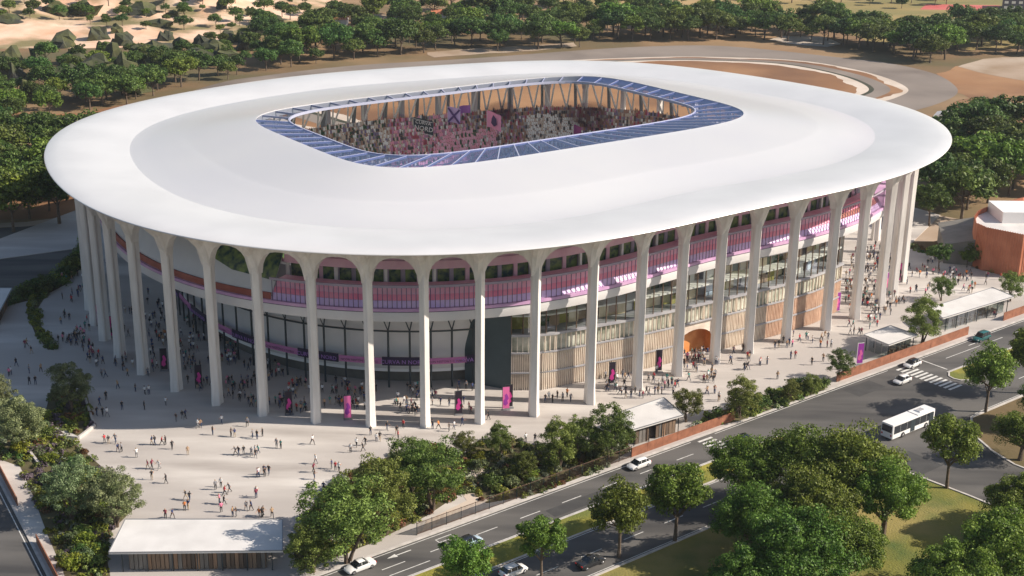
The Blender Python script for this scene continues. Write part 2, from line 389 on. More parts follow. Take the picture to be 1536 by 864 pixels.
# ---- V braces carrying the roof above the stand
ring_top = []
for i in range(NC):
    for h in (.25, .75):
        a, b = bay(i); t = a+(b-a)*h; dt = (b-a)*.2
        mb = MB()
        for s_ in (-1, 1): mb.bar(P(t, 14.6, 23.6), P(t+s_*dt, 18.2, 32.9), .38)
        mb.build('v_brace', steel, stad)
    a = PC[i]; mb = MB(); mb.bar(P(a, 13.2, 21), P(a, 15.2, 33), .75, .9); mb.build('rear_pier', greyst, stad)
ringmesh('brace_ring_tube', [lambda t, x=x, z=z: P(t, x, z) for x, z in ((18.0, 32.3), (18.3, 32.1), (18.3, 31.8), (18.0, 31.8), (18.0, 32.3))], steel, False)
# ---- seating bowl
NR = 30
def pitchr(t): return supr(t, 57, 38, 5)
def bowlp(t, k, z=None):
    r0 = colr(t)-15.5; r1 = pitchr(t); r = r0+(r1-r0)*k; zz = 23.4-(22.0)*(k**.92) if z is None else z
    return Vector((r*math.cos(t), r*math.sin(t), zz))
mb = MB(); rows = []
for j in range(NR+1):
    z = bowlp(0, j/NR).z; rows.append([bowlp(t, j/NR, z) for t in RING])
    if j < NR: rows.append([bowlp(t, (j+.96)/NR, z) for t in RING])
mb.grid(rows, None, True); mb.build('seating_terrace', terr, stad)
ringmesh('terrace_parapet', [lambda t, x=x, z=z: P(t, x, z) for x, z in ((15.6, 23.0), (15.5, 24.0), (14.2, 24.0), (13.2, 21.2), (9.8, 21.0))], ledge, False)
# stairs between the blocks
mb = MB()
for k in range(0, NC, 2):
    t = PC[k]
    for j in range(NR):
        a = bowlp(t, j/NR); b = bowlp(t, (j+1)/NR); mb.hull8([bowlp(t-.005, j/NR, a.z), bowlp(t+.005, j/NR, a.z), bowlp(t+.005, (j+.9)/NR, a.z), bowlp(t-.005, (j+.9)/NR, a.z)]+[bowlp(t-.005, j/NR, a.z+.12), bowlp(t+.005, j/NR, a.z+.12), bowlp(t+.005, (j+.9)/NR, a.z+.12), bowlp(t-.005, (j+.9)/NR, a.z+.12)])
o = mb.build('stair_flights', ledge, stad)
mb = MB(); mb.face([Vector((supr(t, 57.5, 38.5, 5)*math.cos(t), supr(t, 57.5, 38.5, 5)*math.sin(t), .9)) for t in dense[:-1:12]])
mb.build('pitch_grass', mat('pitch_grass', (.05, .13, .03), (.07, .16, .035), .1, rough=.9, stretch=(1, .1, 1)), stad)
ringmesh('walkway_rail', [lambda t, k=k, z=z: bowlp(t, k, z) for k, z in ((.60, 10.4), (.60, 11.3), (.605, 11.3), (.605, 10.4))], steel, False)
# ---- deck ring, fascias, white underside of the bowl
ringmesh('balcony_deck', [lambda t, x=x, z=z: P(t, x, z) for x, z in ((3.35, 20.95), (14, 20.95))], deckm, False)
ringmesh('deck_edge', [lambda t, x=x, z=z: P(t, x, z) for x, z in ((3.35, 20.35), (3.2, 20.4), (3.2, 20.95), (3.35, 20.95))], deckm, False)
ringmesh('deck_dark_joint', [lambda t, x=x, z=z: P(t, x, z) for x, z in ((3.6, 20.35), (3.5, 20.15))], darkst, False)  # thin dark strip between deck edge and white beam
ringmesh('deck_white_beam', [lambda t, x=x, z=z: P(t, x, z) for x, z in ((3.45, 20.2), (3.4, 19.6), (3.7, 18.4), (4.6, 18.1), (8.0, 18.3))], cone, False)
def arc(name, lo, hi, prof, m, step=R(1.5)):
    n = max(2, int((hi-lo)/step)); mb = MB(); tt = [lo+(hi-lo)*k/n for k in range(n+1)]
    mb.grid([[P(t, x, z) for t in tt] for x, z in prof]); return mb.build(name, m, stad, smooth=True, auto=30)
conep = ((8.0, 18.3), (13, 17.3), (16.8, 15.6), (18.2, 12.5), (18.9, 8), (19.3, 2.9))
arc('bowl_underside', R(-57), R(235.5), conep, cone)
arc('bowl_underside_edge', R(-57), R(235.5), ((19.2, 3.2), (19.1, 2.6), (21, 2.6)), steel)
arc('core_wall', R(-57), R(235.5), ((20.6, 2.7), (20.6, .1)), mat('core_wall_brown', (.12, .11, .09), (.18, .165, .14), .3, rough=.8))
# ---- balcony: stepped coloured panels, railing, back wall with windows
B0, B1 = 7, 22                         # bays with the pink balcony
balm = mat('plum_baluster', (.13, .08, .16), rough=.4)
for i in range(B0, B1):
    tt = bayts(i, 4); a, b = bay(i)
    for nm, m_, d0, z0, d1, z1 in (('lilac_seat_panel', pinkC, 3.9, 20.97, 4.6, 22.05), ('coral_seat_panel', pinkB, 4.62, 22.05, 5.3, 22.95), ('pink_seat_panel', pinkA, 5.32, 22.95, 6.2, 24.2)):
        if i >= 20 and nm[0] != 'l': m_ = brick if nm[0] == 'c' else pinkB
        mb = MB(); mb.grid([[P(t, d0, z0) for t in tt], [P(t, d1-.12, z1) for t in tt], [P(t, d1, z1) for t in tt]]); mb.build(nm, m_, stad)
    mb = MB(); mb.grid([[P(t, x, z) for t in tt] for x, z in ((6.2, 24.2), (8.6, 24.2), (8.6, 20.95))]); mb.build('bench_top', pinkA, stad)
    mb = MB(); mb.grid([[P(t, x, z) for t in tt] for x, z in ((3.5, 24.75), (3.5, 25.2), (3.75, 25.2), (3.75, 24.75), (3.5, 24.75))]); mb.build('handrail', railm, stad)
    mb = MB()
    for k in range(11):
        t = a+(b-a)*(k+.5)/11; mb.bar(P(t, 3.6, 20.95), P(t, 3.6, 24.8), .10)
    tag(mb.build('balusters', balm, stad), kind='stuff')
    # windows and pink piers
    for k in range(3):
        t0, t1 = a+(b-a)*(k+.08)/3, a+(b-a)*(k+.92)/3
        mb = MB(); mb.grid([[P(t0, 10, 22.2), P(t1, 10, 22.2)], [P(t0, 10, 26.7), P(t1, 10, 26.7)]]); mb.build('window', wind, stad)
        mb = MB(); mb.bar(P(t1+(b-a)*.027, 9.9, 21), P(t1+(b-a)*.027, 9.9, 26.8), .8, .3); mb.build('window_pier', pinkD if k % 2 else railm, stad)
    mb = MB(); mb.grid([[P(t, x, z) for t in tt] for x, z in ((9.8, 26.6), (8.2, 26.7), (8.3, 28.2), (9.5, 28.4))]); mb.build('balcony_ceiling_fascia', pinkD, stad)
    mb = MB(); mb.grid([[P(t, x, z) for t in tt] for x, z in ((10.05, 21), (10.05, 22.2), (10.3, 22.2), (10.3, 26.8), (10.3, 28.4), (12.5, 32.9))]); mb.build('balcony_back_wall', terr, stad)
    mb = MB(); mb.grid([[P(t, x, z) for t in tt] for x, z in ((8.0, 28.9), (7.8, 29.3), (9.0, 29.4), (9.0, 28.9), (8.0, 28.9))]); mb.build('white_ceiling_trim', steel, stad)
    for t in (a, b)[:1]:
        mb = MB(); mb.bar(P(t, 9.2, 24), P(t, 9.2, 32.9), .5); mb.build('ceiling_post', steel, stad)
# left end: leaning white wall, long window and red band
for i in list(range(0, B0))+[NC-1, NC-2]:
    tt = bayts(i, 4)
    mb = MB(); mb.grid([[P(t, x, z) for t in tt] for x, z in ((4.2, 21.6), (4.4, 22.4), (9.5, 30.5), (10, 32.8))]); mb.build('leaning_wall', cone, stad)
    mb = MB(); mb.grid([[P(t, x, z) for t in tt] for x, z in ((3.7, 20.97), (3.9, 22.1), (4.2, 22.1))]); mb.build('red_band', brick, stad)
    if i in (5, 6):
        lo, hi = (tt[1], tt[-1]) if i == 5 else (tt[0], tt[-1])
        zl, zr = (26.2, 24.6) if i == 5 else (24.6, 24.0)
        def LW(t, z): return P(t, 4.4+(z-22.4)/8.1*5.1-.18, z)
        mb = MB(); mb.face([LW(lo, zl), LW(hi, zr), LW(hi, 29.2), LW(lo, 28.4 if i == 5 else 29.2)]); mb.build('slanted_window', wind, stad)
# ---- tilted V posts under the bowl
for i in list(range(0, 12)):
    a, b = bay(i)
    for h in (.2, .7):
        t = a+(b-a)*h
        if t > R(-124): continue
        mb = MB(); mb.bar(P(t, 17.2, .1), P(t, 17.2, 11.7), .30)
        for s_ in (-1, 1): mb.bar(P(t, 17.2, 11.6), P(t+s_*(b-a)*.12, 16.4, 15.2), .18)
        mb.build('v_post', darkst, stad)
    tt = bayts(i, 3)
    if i < 11:
        mb = MB(); mb.grid([[P(t, x, z) for t in tt] for x, z in ((17.1, 11.4), (17.0, 11.7), (17.3, 11.7))]); mb.build('post_tie_beam', darkst, stad)
# ---- straight main facade on the right
fp = [LOC(G(766, 586)), Vector((-37.6, -66.0, 0)), Vector((-17.5, -68.9, 0)), Vector((-7.5, -69.6, 0)), Vector((21.4, -70.6, 0)), Vector((33, -70.0, 0)), Vector((43.5, -67.6, 0))]
fl = [0]
for a, b in zip(fp, fp[1:]): fl.append(fl[-1]+(b-a).length)
FL = fl[-1]
def FP(u, z=0., off=0.):               # off > 0 is inwards
    u = min(max(u, 0), FL)
    for k in range(len(fp)-1):
        if u <= fl[k+1] or k == len(fp)-2:
            d = (fp[k+1]-fp[k]); q = fp[k]+d*((u-fl[k])/d.length); d.normalize()
            return Vector((q.x-d.y*off, q.y+d.x*off, z))
npane = int(FL/2.15)
def u_of(px):
    best = min(((abs(PX(WLD(FP(u, 6)))[0]-px), u) for u in np.linspace(0, FL, 300))); return best[1]
e0, e1 = u_of(1018), u_of(1072)        # the orange entrance
us = [FL*k/npane for k in range(npane+1)]
slatw = mat('timber_louvre', (.60, .42, .32), (.72, .54, .42), .5, rough=.6)
for k in range(npane):
    a, b = us[k], us[k+1]; mid = (a+b)/2
    for z0, z1 in ((11.6, 14.9), (15.0, 18.2)):
        mb = MB(); mb.face([FP(a+.05, z0), FP(b-.05, z0), FP(b-.05, z1), FP(a+.05, z1)]); mb.build('glass_pane', fglass, stad)
    mb = MB(); mb.bar(FP(a, 11.5, -.08), FP(a, 18.3, -.08), .13, .2); mb.build('mullion', slatb, stad)
    hp = interA[random.choice([0, 0, 1, 2, 3, 4, 5])]
    z = 11.6; 
    mb = MB(); h1 = random.uniform(1.5, 3.2); mb.box(0, 1, 0, 1, 0, 1, hp) if False else None
    q = [FP(a, 11.6, 2.6+random.random()*1.8)]; offk = 2.2+random.random()*2
    mb.face([FP(a, 11.6, offk), FP(b, 11.6, offk), FP(b, 11.6+h1, offk), FP(a, 11.6+h1, offk)], hp)
    mb.face([FP(a, 11.6+h1, offk+.6), FP(b, 11.6+h1, offk+.6), FP(b, 18.3, offk+.6), FP(a, 18.3, offk+.6)], interA[random.choice([0, 2, 3, 5])])
    mb.face([FP(a, 11.6+h1, offk), FP(b, 11.6+h1, offk), FP(b, 11.6+h1, offk+.6), FP(a, 11.6+h1, offk+.6)], hp)
    mb.build('interior_room', None, stad)
def fstrip(name, m, prof, u0=0, u1=None):
    u1 = FL if u1 is None else u1; n = max(2, int((u1-u0)/4)); mb = MB()
    mb.grid([[FP(u0+(u1-u0)*k/n, z, off) for k in range(n+1)] for off, z in prof]); return mb.build(name, m, stad)
fstrip('interior_floor', interA[2], ((3.5, 14.75), (.35, 14.75), (.35, 15.1), (3.5, 15.1)))
fstrip('upper_floor_slab', ledge, ((0.05, 11.0), (-.5, 11.05), (-.5, 11.5), (0, 11.5), (5, 11.5)))
fstrip('middle_ledge', ledge, ((0.05, 7.5), (-.35, 7.55), (-.35, 7.85), (0.1, 7.85)))
fstrip('lower_ledge', ledge, ((0.05, 3.5), (-.35, 3.55), (-.35, 3.85), (0.1, 3.85)), 0, e0)
fstrip('lower_ledge', ledge, ((0.05, 3.5), (-.35, 3.55), (-.35, 3.85), (0.1, 3.85)), e1, FL)
fstrip('glazed_band_backing', mat('greenish_glazing', (.26, .28, .22), (.66, .66, .58), .3, rough=.12), ((.35, 7.8), (.35, 11.1)))
mwall = mat('sand_wall', (.50, .42, .35), (.70, .61, .53), .4, rough=.75)
fstrip('lower_wall', mwall, ((.4, .1), (.4, 7.6)), 0, e0); fstrip('lower_wall', mwall, ((.4, .1), (.4, 7.6)), e1, FL)
nb = int(FL/8.2)
for k in range(nb):
    a, b = FL*k/nb, FL*(k+1)/nb
    for z0, z1, sp, m_, w in ((7.85, 11.0, 1.05, slatm, .10), (3.85, 7.5, .42, slatm, .12), (.2, 3.5, .42, slatm, .12)):
        if a > FL*.62 and z0 < 7: m_ = slatw
        mb = MB(); u = a+.1; cnt = 0
        while u < b-.05:
            if not (z0 < 7.5 and e0-.2 < u < e1+.2): mb.bar(FP(u, z0, -.12+.08*random.random()), FP(u, z1, -.12+.08*random.random()), w, .3); cnt += 1
            u += sp
        if cnt: tag(mb.build('louvre_fins', m_, stad), kind='stuff')
# entrance: orange arched recess
mb = MB(); n = 10
for k in range(n):
    u0, u1 = e0+(e1-e0)*k/n, e0+(e1-e0)*(k+1)/n; h = lambda u: 3.0+2.9*math.sqrt(max(0, 1-((u-e0)/(e1-e0)*2-1)**2))
    mb.face([FP(u0, h(u0), .2), FP(u1, h(u1), .2), FP(u1, 7.6, .2), FP(u0, 7.6, .2)])
mb.build('entrance_surround', mwall, stad)
fstrip('entrance_wall', orange, ((2.6, .1), (2.6, 7.5)), e0-1, e1+1); fstrip('entrance_ceiling', orange, ((.2, 7.4), (2.7, 7.4)), e0-1, e1+1)
for u in (e0, e1):
    mb = MB(); mb.face([FP(u, .1, .1), FP(u, .1, 2.7), FP(u, 7.4, 2.7), FP(u, 7.4, .1)]); mb.build('entrance_reveal', orange, stad)
# dark end wall of the facade and closing walls
A_ = P(R(-131), 19, 0); B_ = fp[0]
mb = MB(); A2 = B_+(A_-B_)*1.0; d = (A2-B_).normalized(); nn = Vector((d.y, -d.x, 0))*.25
mb.hull8([B_+Vector((0, 0, .1)), A2+Vector((0, 0, .1)), A2+nn+Vector((0, 0, .1)), B_+nn+Vector((0, 0, .1)), B_+Vector((0, 0, 18.3)), A2+Vector((0, 0, 18.3)), A2+nn+Vector((0, 0, 18.3)), B_+nn+Vector((0, 0, 18.3))]); mb.build('dark_end_wall', tealw, stad)
mb = MB(); a = FP(FL); b = P(R(-52), 19, 0); mb.face([a+Vector((0, 0, .1)), b+Vector((0, 0, .1)), b+Vector((0, 0, 18.3)), a+Vector((0, 0, 18.3))]); mb.build('side_wall', mwall, stad)
mb = MB(); a = FP(0, 18.1, 0); mb.grid([[FP(FL*k/20, 18.25, 0) for k in range(21)], [FP(FL*k/20, 18.25, 8) for k in range(21)]]); mb.build('ceiling_slab', ledge, stad)

# ---- text helper: letters as thin solid mesh
def text_mesh(s, size, m, name='lettering', ext=.01):
    c = bpy.data.curves.new(name, 'FONT'); c.body = s; c.size = size; c.align_x = 'CENTER'; c.align_y = 'CENTER'; c.extrude = ext; c.resolution_u = 2
    o = bpy.data.objects.new('tmp', c); col.objects.link(o); dg = bpy.context.evaluated_depsgraph_get()
    me = bpy.data.meshes.new_from_object(o.evaluated_get(dg)); bpy.data.objects.remove(o); me.name = name
    me.materials.clear(); me.materials.append(m); return me
purp = mat('purple_lettering', (.34, .16, .52), rough=.6)
ribD = mat('dark_ribbon_cloth', (.020, .012, .045), rough=.7); ribP = mat('pink_ribbon_cloth', (.46, .15, .36), (.55, .20, .42), .3, rough=.7)
tm1 = text_mesh('CURVA N NORD', 1.12, purp); tm2 = text_mesh('NCON NISTON S COVIRO', .62, ribD)
for i in range(0, 12):
    a, b = bay(i); tt = [a+(b-a)*(k/4-.45) for k in range(5)]
    if tt[-1] > R(-126.5): tt = [t for t in tt if t < R(-126.5)]
    if len(tt) < 2: continue
    dark = i % 2 == 1
    w = empty('ribbon_banner', (0, 0, 0)); c0 = WLD(P((tt[0]+tt[-1])/2, 16.8, 5.6)); w.location = c0
    mb = MB(); hh = .85 if dark else .6
    mb.grid([[WLD(P(t, 16.8, 5.6-hh))-c0 for t in tt], [WLD(P(t, 16.8, 5.6+hh))-c0 for t in tt], [WLD(P(t, 16.95, 5.6+hh))-c0 for t in tt], [WLD(P(t, 16.95, 5.6-hh))-c0 for t in tt]])
    mb.build('cloth_band', ribD if dark else ribP, w)
    tg = (WLD(P(tt[-1], 12.9, 0))-WLD(P(tt[0], 12.9, 0))).normalized()
    lo = link('lettering', tm1 if dark else tm2, w); out = Vector((tg.y, -tg.x, 0)); lo.location = out*.35
    lo.rotation_euler = (R(90), 0, math.atan2(tg.y, tg.x))
    tag(w, ('dark ribbon with large purple lettering hung between the %s and %s columns from left' if dark else 'pink ribbon with small dark lettering hung between the %s and %s columns from left') % (ordw(i), ordw(i+1)), 'banner', 'ribbon banners hung round the bowl')

# ---- the crowd in the stands
palette = [(.85, .84, .83), (.10, .09, .10), (.86, .40, .52), (.90, .52, .64), (.40, .24, .18), (.56, .28, .44), (.66, .56, .48), (.44, .10, .14), (.24, .20, .32), (.06, .12, .07)]
pm = [mat('crowd_clothing_%s' % n_, c, rough=.8) for n_, c in zip('white black pink rose brown plum tan maroon navy green'.split(), palette)]
skin = mat('skin', (.45, .26, .18), rough=.6); hairm = mat('dark_hair', (.03, .02, .015), rough=.8)
V = []; Fc = []; MI = []
def zone(px, py):
    q = random.random()
    if 700 < px+.9*(py-170) and 575 < px < 745 and py > 196 + (745-px)*.03:
        return random.choice([2, 3, 3, 2, 3, 3, 2, 9]) if q < .95 else 0
    if 790 < px < 865 and 176 < py < 222: return random.choice([0, 0, 0, 0, 1, 6])
    if 465 < px < 585: return random.choice([0, 6, 0, 1, 4, 9, 6, 8])
    if 580 < px < 700: return random.choice([2, 5, 7, 6, 1, 0, 2, 5])
    return random.choice([1, 4, 4, 6, 7, 5, 8, 1, 0, 4])
box_f = [(0, 1, 5, 4), (1, 2, 6, 5), (2, 3, 7, 6), (3, 0, 4, 7), (4, 5, 6, 7)]
for j in range(NR):
    r_t = 0; z = bowlp(0, j/NR).z
    t = 0
    while t < 2*math.pi:
        q = bowlp(t, (j+.5)/NR, z); rr = math.hypot(q.x, q.y); t += .56/rr
        if random.random() < .10: continue
        w = WLD(q); px, py = PX(w)
        mi = zone(px, py); s_ = random.uniform(.85, 1.1); an = math.atan2(w.y-ST.y, w.x-ST.x)+random.uniform(-.4, .4)
        ca, sa = math.cos(an), math.sin(an); k = len(V)
        hz = random.choice([.95, .98, .92, .96, 1.4])*s_
        for (hx, hy, zz) in ((.14, .25, 0), (.11, .22, hz)):
            for sx, sy in ((-1, -1), (1, -1), (1, 1), (-1, 1)):
                x, y = sx*hx, sy*hy; V.append((w.x+x*ca-y*sa, w.y+x*sa+y*ca, w.z+zz))
        for f in box_f: Fc.append(tuple(k+i for i in f)); MI.append(mi)
        k = len(V)
        for (h_, zz) in ((.10, hz), (.09, hz+.27)):
            for sx, sy in ((-1, -1), (1, -1), (1, 1), (-1, 1)):
                x, y = sx*h_, sy*h_; V.append((w.x+x*ca-y*sa, w.y+x*sa+y*ca, w.z+zz))
        for q2, f in enumerate(box_f): Fc.append(tuple(k+i for i in f)); MI.append(11 if q2 == 4 else 10)
me = bpy.data.meshes.new('spectators'); me.from_pydata(V, [], Fc)
for m_ in pm+[skin, hairm]: me.materials.append(m_)
me.polygons.foreach_set('material_index', MI)
o = link('spectators', me); tag(o, 'packed crowd in pink, white and dark clothes filling the stadium stands', 'crowd', kind='stuff')

# ---- flags in the stand
def flag(px, py, z, wd, ht, base, label, kind, skew=.25, pole=3.2):
    z += 1.3; pole += 1.2; c = G(px, py, z); e = empty('flag', c-Vector((wd/2, 0, ht/2+pole)))
    n = 8
    def fpnt(u, v, dy=0): return Vector((u*wd, .35*math.sin(u*5+v)+dy, pole+v*ht-skew*u*ht+.12*math.sin(u*4)))
    mb = MB(); mb.grid([[fpnt(u/n, v/3) for u in range(n+1)] for v in range(4)]); mb.build('flag_cloth', base, e, smooth=True)
    mb = MB(); mb.tube([(0, 0, 0), (0, 0, pole+ht+.2)], [.06, .05], 6); mb.build('flag_pole', steel, e)
    if kind == 'curva':
        wm = mat('flag_white_lettering', (.8, .78, .8), rough=.7)
        for s_, sz, v, uu in (('CURVA', 1.35, .74, .5), ('NORD', 1.85, .33, .52)):
            me = text_mesh(s_, sz, wm, ext=.03); o = link('lettering', me, e); o.location = fpnt(uu, v, -.45); o.rotation_euler = (R(90), math.atan(skew*ht/wd), 0)
        mb = MB()
        for v in (.03, .93): mb.bar(fpnt(.03, v, -.4), fpnt(.97, v, -.4), .05, .12, wm)
        mb.build('flag_border', wm, e)
    if kind == 'cross':
        mb = MB(); dk = mat('flag_violet_stripe', (.10, .05, .22), rough=.7)
        mb.bar(fpnt(.05, .05, -.42), fpnt(.95, .95, -.42), .05, .55); mb.bar(fpnt(.05, .95, -.42), fpnt(.95, .05, -.42), .05, .55); mb.build('cross_stripe', dk, e)
    if kind == 'blot':
        mb = MB(); dk = mat('flag_dark_patch', (.08, .05, .14), rough=.7)
        mb.face([fpnt(.3, .3, -.42), fpnt(.5, .15, -.42), fpnt(.72, .35, -.42), fpnt(.66, .7, -.42), fpnt(.45, .85, -.42), fpnt(.34, .6, -.42)]); mb.build('dark_patch', dk, e)
    tag(e, label, 'flag', 'flags waved in the far stand'); return e
flag(635, 187, 21.5, 5.6, 4.0, mat('flag_slate', (.05, .065, .085), rough=.7), 'dark slate flag lettered CURVA NORD waved over the crowd', 'curva')
flag(681, 172, 23.5, 3.6, 4.4, mat('flag_lilac', (.66, .50, .85), rough=.7), 'lilac flag with dark diagonal cross at top of stand', 'cross', .1)
flag(697, 166, 24.5, 3.2, 2.2, mat('flag_violet', (.34, .14, .46), rough=.7), 'plain violet flag just right of the lilac cross flag', '', -.3, 2.4)
flag(741, 178, 22.8, 4.0, 4.6, mat('flag_pink', (.90, .36, .55), rough=.7), 'bright pink flag with a dark patch in the far stand', 'blot', .3)
flag(577, 178, 21.0, 1.3, 3.6, mat('flag_plum', (.20, .08, .24), rough=.7), 'narrow plum flag at left of the far stand', '', .1)
flag(866, 196, 19.5, 2.2, 3.4, mat('flag_magenta', (.38, .08, .26), rough=.7), 'magenta flag at right beside the white block of fans', '', .2)
def smoke(px, py, z, r, dens, label, c=(.95, .35, .6)):
    m = bpy.data.materials.new('smoke'); m.use_nodes = True; n = m.node_tree.nodes; l = m.node_tree.links; n.clear()
    o_ = n.new('ShaderNodeOutputMaterial'); v = n.new('ShaderNodeVolumePrincipled'); v.inputs['Color'].default_value = (*c, 1); v.inputs['Density'].default_value = dens
    l.new(v.outputs[0], o_.inputs['Volume'])
    bm = bmesh.new(); bmesh.ops.create_icosphere(bm, subdivisions=3, radius=1)
    for vv in bm.verts: vv.co *= 1+.35*mnoise.noise(vv.co*1.7+Vector((px, 0, 0)))
    me = bpy.data.meshes.new('smoke'); bm.to_mesh(me); bm.free(); me.materials.append(m)
    o = link('smoke', me, None, G(px, py, z), 0, (r*1.35, r, r*.8)); tag(o, label, 'smoke', kind='stuff'); return o
smoke(752, 166, 24.5, 3.4, .12, 'thick magenta smoke puff at the top of the far stand', (1.0, .30, .62))
smoke(883, 172, 23, 5.0, .07, 'thin pink smoke drifting over the right of the stand')
smoke(592, 188, 21.5, 4.5, .09, 'thin violet smoke over the left of the stand', (.75, .35, .7))

# ================================================================== GROUND AND ROADS
sheet('ground', [(-6000, -500), (6000, -500), (6000, 9000), (-6000, 9000)], -.12, earth)
def gp(pts): return [G(x, y) for x, y in pts]
# hill
xs = np.arange(-640, -80, 7.0); ys = np.arange(590, 1180, 7.0)
mb = MB(); mb.grid([[(x, y, terrain(x, y)) for x in xs] for y in ys]); o = mb.build('hill', sand, None, smooth=True); o['kind'] = 'structure'
sheet('dry_field', gp([(880, 40), (1010, 30), (1240, 36), (1300, 62), (1450, 75), (1560, 70), (1800, 10), (1700, -60), (900, -60), (820, -10)]), -.08, field)
sheet('dry_field', gp([(1380, 118), (1440, 100), (1560, 95), (1700, 130), (1700, 200), (1536, 185), (1440, 180), (1440, 140)]), -.08, brownf)
sheet('gravel_patch', gp([(1440, 100), (1470, 88), (1560, 84), (1640, 96), (1600, 122), (1536, 121), (1490, 113), (1462, 106)]), -.04, dirt)
sheet('gravel_path', gp([(1180, 54), (1240, 56), (1262, 66), (1240, 70), (1190, 66), (1150, 60)]), -.04, palep)
for k, q in enumerate(([(640, 78), (720, 72), (860, 64), (870, 70), (740, 80), (650, 86)], [(560, 22), (620, 20), (640, 28), (600, 34), (552, 30)], [(0, 165), (60, 172), (130, 168), (250, 146), (270, 154), (180, 178), (60, 196), (0, 196)])):
    sheet('dry_clearing', gp(q), -.05, brownf if k == 2 else dirt)
# oval track behind the stadium
def closed_curve(pts, n=6):
    out = []; N = len(pts)
    for i in range(N):
        p0, p1, p2, p3 = (pts[(i+j-1) % N] for j in range(4))
        for k in range(n):
            t = k/n; out.append(Vector([.5*((2*p1[c])+(-p0[c]+p2[c])*t+(2*p0[c]-5*p1[c]+4*p2[c]-p3[c])*t*t+(-p0[c]+3*p1[c]-3*p2[c]+p3[c])*t**3) for c in (0, 1)]+[0]))
    return out
outer = closed_curve(gp([(258, 152), (330, 124), (400, 113), (480, 103), (560, 96), (700, 88), (860, 76), (960, 70), (1060, 68), (1150, 74), (1240, 84), (1330, 94), (1400, 110), (1432, 128), (1434, 142), (1405, 156), (1365, 168), (1300, 190), (1100, 225), (850, 238), (600, 232), (420, 212), (300, 184)]))
sheet('track_asphalt', outer, -.04, asphd)
inner = closed_curve(gp([(1362, 133), (1324, 115), (1257, 99), (1190, 90), (1100, 86), (1000, 85), (860, 90), (700, 100), (560, 112), (450, 125), (380, 140), (360, 158), (420, 182), (520, 200), (900, 212), (1200, 182), (1300, 158), (1345, 146)]))
cc = sum(inner, Vector())/len(inner)
def scl(f): return [cc+(p-cc)*f for p in inner]
sheet('track_pale_kerb', inner, -.02, palep)
sheet('track_verge', scl(.968), 0, brownf); sheet('track_inner_lane', scl(.94), .02, asphd)
sheet('track_ditch', scl(.885), .04, mat('dark_ditch', (.03, .035, .02), (.05, .05, .03), .1, rough=.95, coord='World'))
sheet('track_pale_path', scl(.868), .06, palep); sheet('brown_infield', scl(.83), .08, brownf)

# plaza slab and roads
L0, L1 = G(0, 727), G(69, 862); ld = (L1-L0).normalized(); ln = Vector((-ld.y, ld.x, 0))   # left road's kerb line, ln points to the plaza
if ln.x < 0: ln = -ln
def LR(t, o_=0): return L0+ld*t+ln*o_
plaza = [LR(36, .3), LR(44, 1.5), S(64, 148.7), S(320, 148.7), S(320, 175), G(1536, 424), G(1496, 412), G(1468, 403), G(1405, 386), G(1360, 372)]
plaza += [WLD(Vector((x, y, 0))) for x, y in ((128, -30), (130, 40), (95, 95), (20, 112), (-60, 112), (-118, 75))]+[G(125, 372), G(60, 440), G(0, 458), Vector((-128, 285, 0)), LR(-75, .3)]
mb = MB(); prism(mb, plaza, -.05, .12); o = mb.build('plaza', plazam); o['kind'] = 'structure'
sheet('car_park', gp([(-120, 350), (60, 338), (124, 345), (150, 372), (125, 388), (60, 446), (-10, 462), (-200, 470)]), -.02, asph)
sheet('main_road', [S(-80, 124.8), S(176, 124.8), S(177, 118), S(178, 107), S(180, 60), S(196, 60), S(194, 108.8), S(195.5, 114), S(199, 120.5), S(205, 124.8), S(420, 124.8), S(420, 148.6), S(-80, 148.6)], 0.0, asph)
sheet('side_road', [LR(-120), LR(60), LR(60, -16), LR(-120, -16)], 0.008, asph)
def kerb(pts, w=.35, z0=-.1, z1=.14, name='kerb', m=kerbm):
    mb = MB()
    for a, b in zip(pts, pts[1:]):
        d = (b-a).normalized(); a2 = a-d*.01; mb.bar(Vector((a2.x, a2.y, (z0+z1)/2)), Vector((b.x, b.y, (z0+z1)/2)), w, z1-z0)
    o = mb.build(name, m); o['kind'] = 'structure'; return o
kerb([S(s, 148.6) for s in (62, 110, 160, 200, 260, 330)], .45, -.1, .17)
kerb([LR(-120, .2), LR(37, .2)], .4, -.1, .17)
kerb([S(-80, 124.7), S(176, 124.7), S(177, 118), S(178, 107), S(180, 60)], .4); kerb([S(196, 60), S(194, 108.8), S(195.5, 114), S(199, 120.5), S(205, 124.7), S(330, 124.7)], .4)
def island(pts, name='median_grass'):
    mb = MB(); prism(mb, pts, -.05, .12); o = mb.build(name, grassy); o['kind'] = 'structure'
    kerb(pts+[pts[0]], .3)
island([S(-80, 135.2), S(170, 135.2), S(171.5, 136.5), S(171.5, 139), S(170, 140.3), S(-80, 140.3)])
island([S(220, 135.2), S(330, 135.2), S(330, 140.0), S(220, 140.0), S(218.3, 138.8), S(218, 137.5), S(218.4, 136.2)])
mb = MB()
def mark(s0, s1, p, w=.16): mb.face([S(s0, p-w/2, .012), S(s1, p-w/2, .012), S(s1, p+w/2, .012), S(s0, p+w/2, .012)])
for k in range(-16, 9): s = 90+8.45*k; (mark(s, s+4, 144.4) if s < 151 else 0); (mark(s, s+4, 129.9) if s < 164 else 0)
mark(90, 97, 142.4)
mark(20, 156, 147.9, .14); mark(162, 211, 147.9, .14); mark(218.5, 330, 147.9, .14); mark(20, 171, 140.75, .14); mark(20, 171, 134.8, .14); mark(20, 175, 125.3, .14); mark(220, 330, 140.45, .14); mark(207, 330, 125.3, .14); mark(220, 330, 134.8, .14)
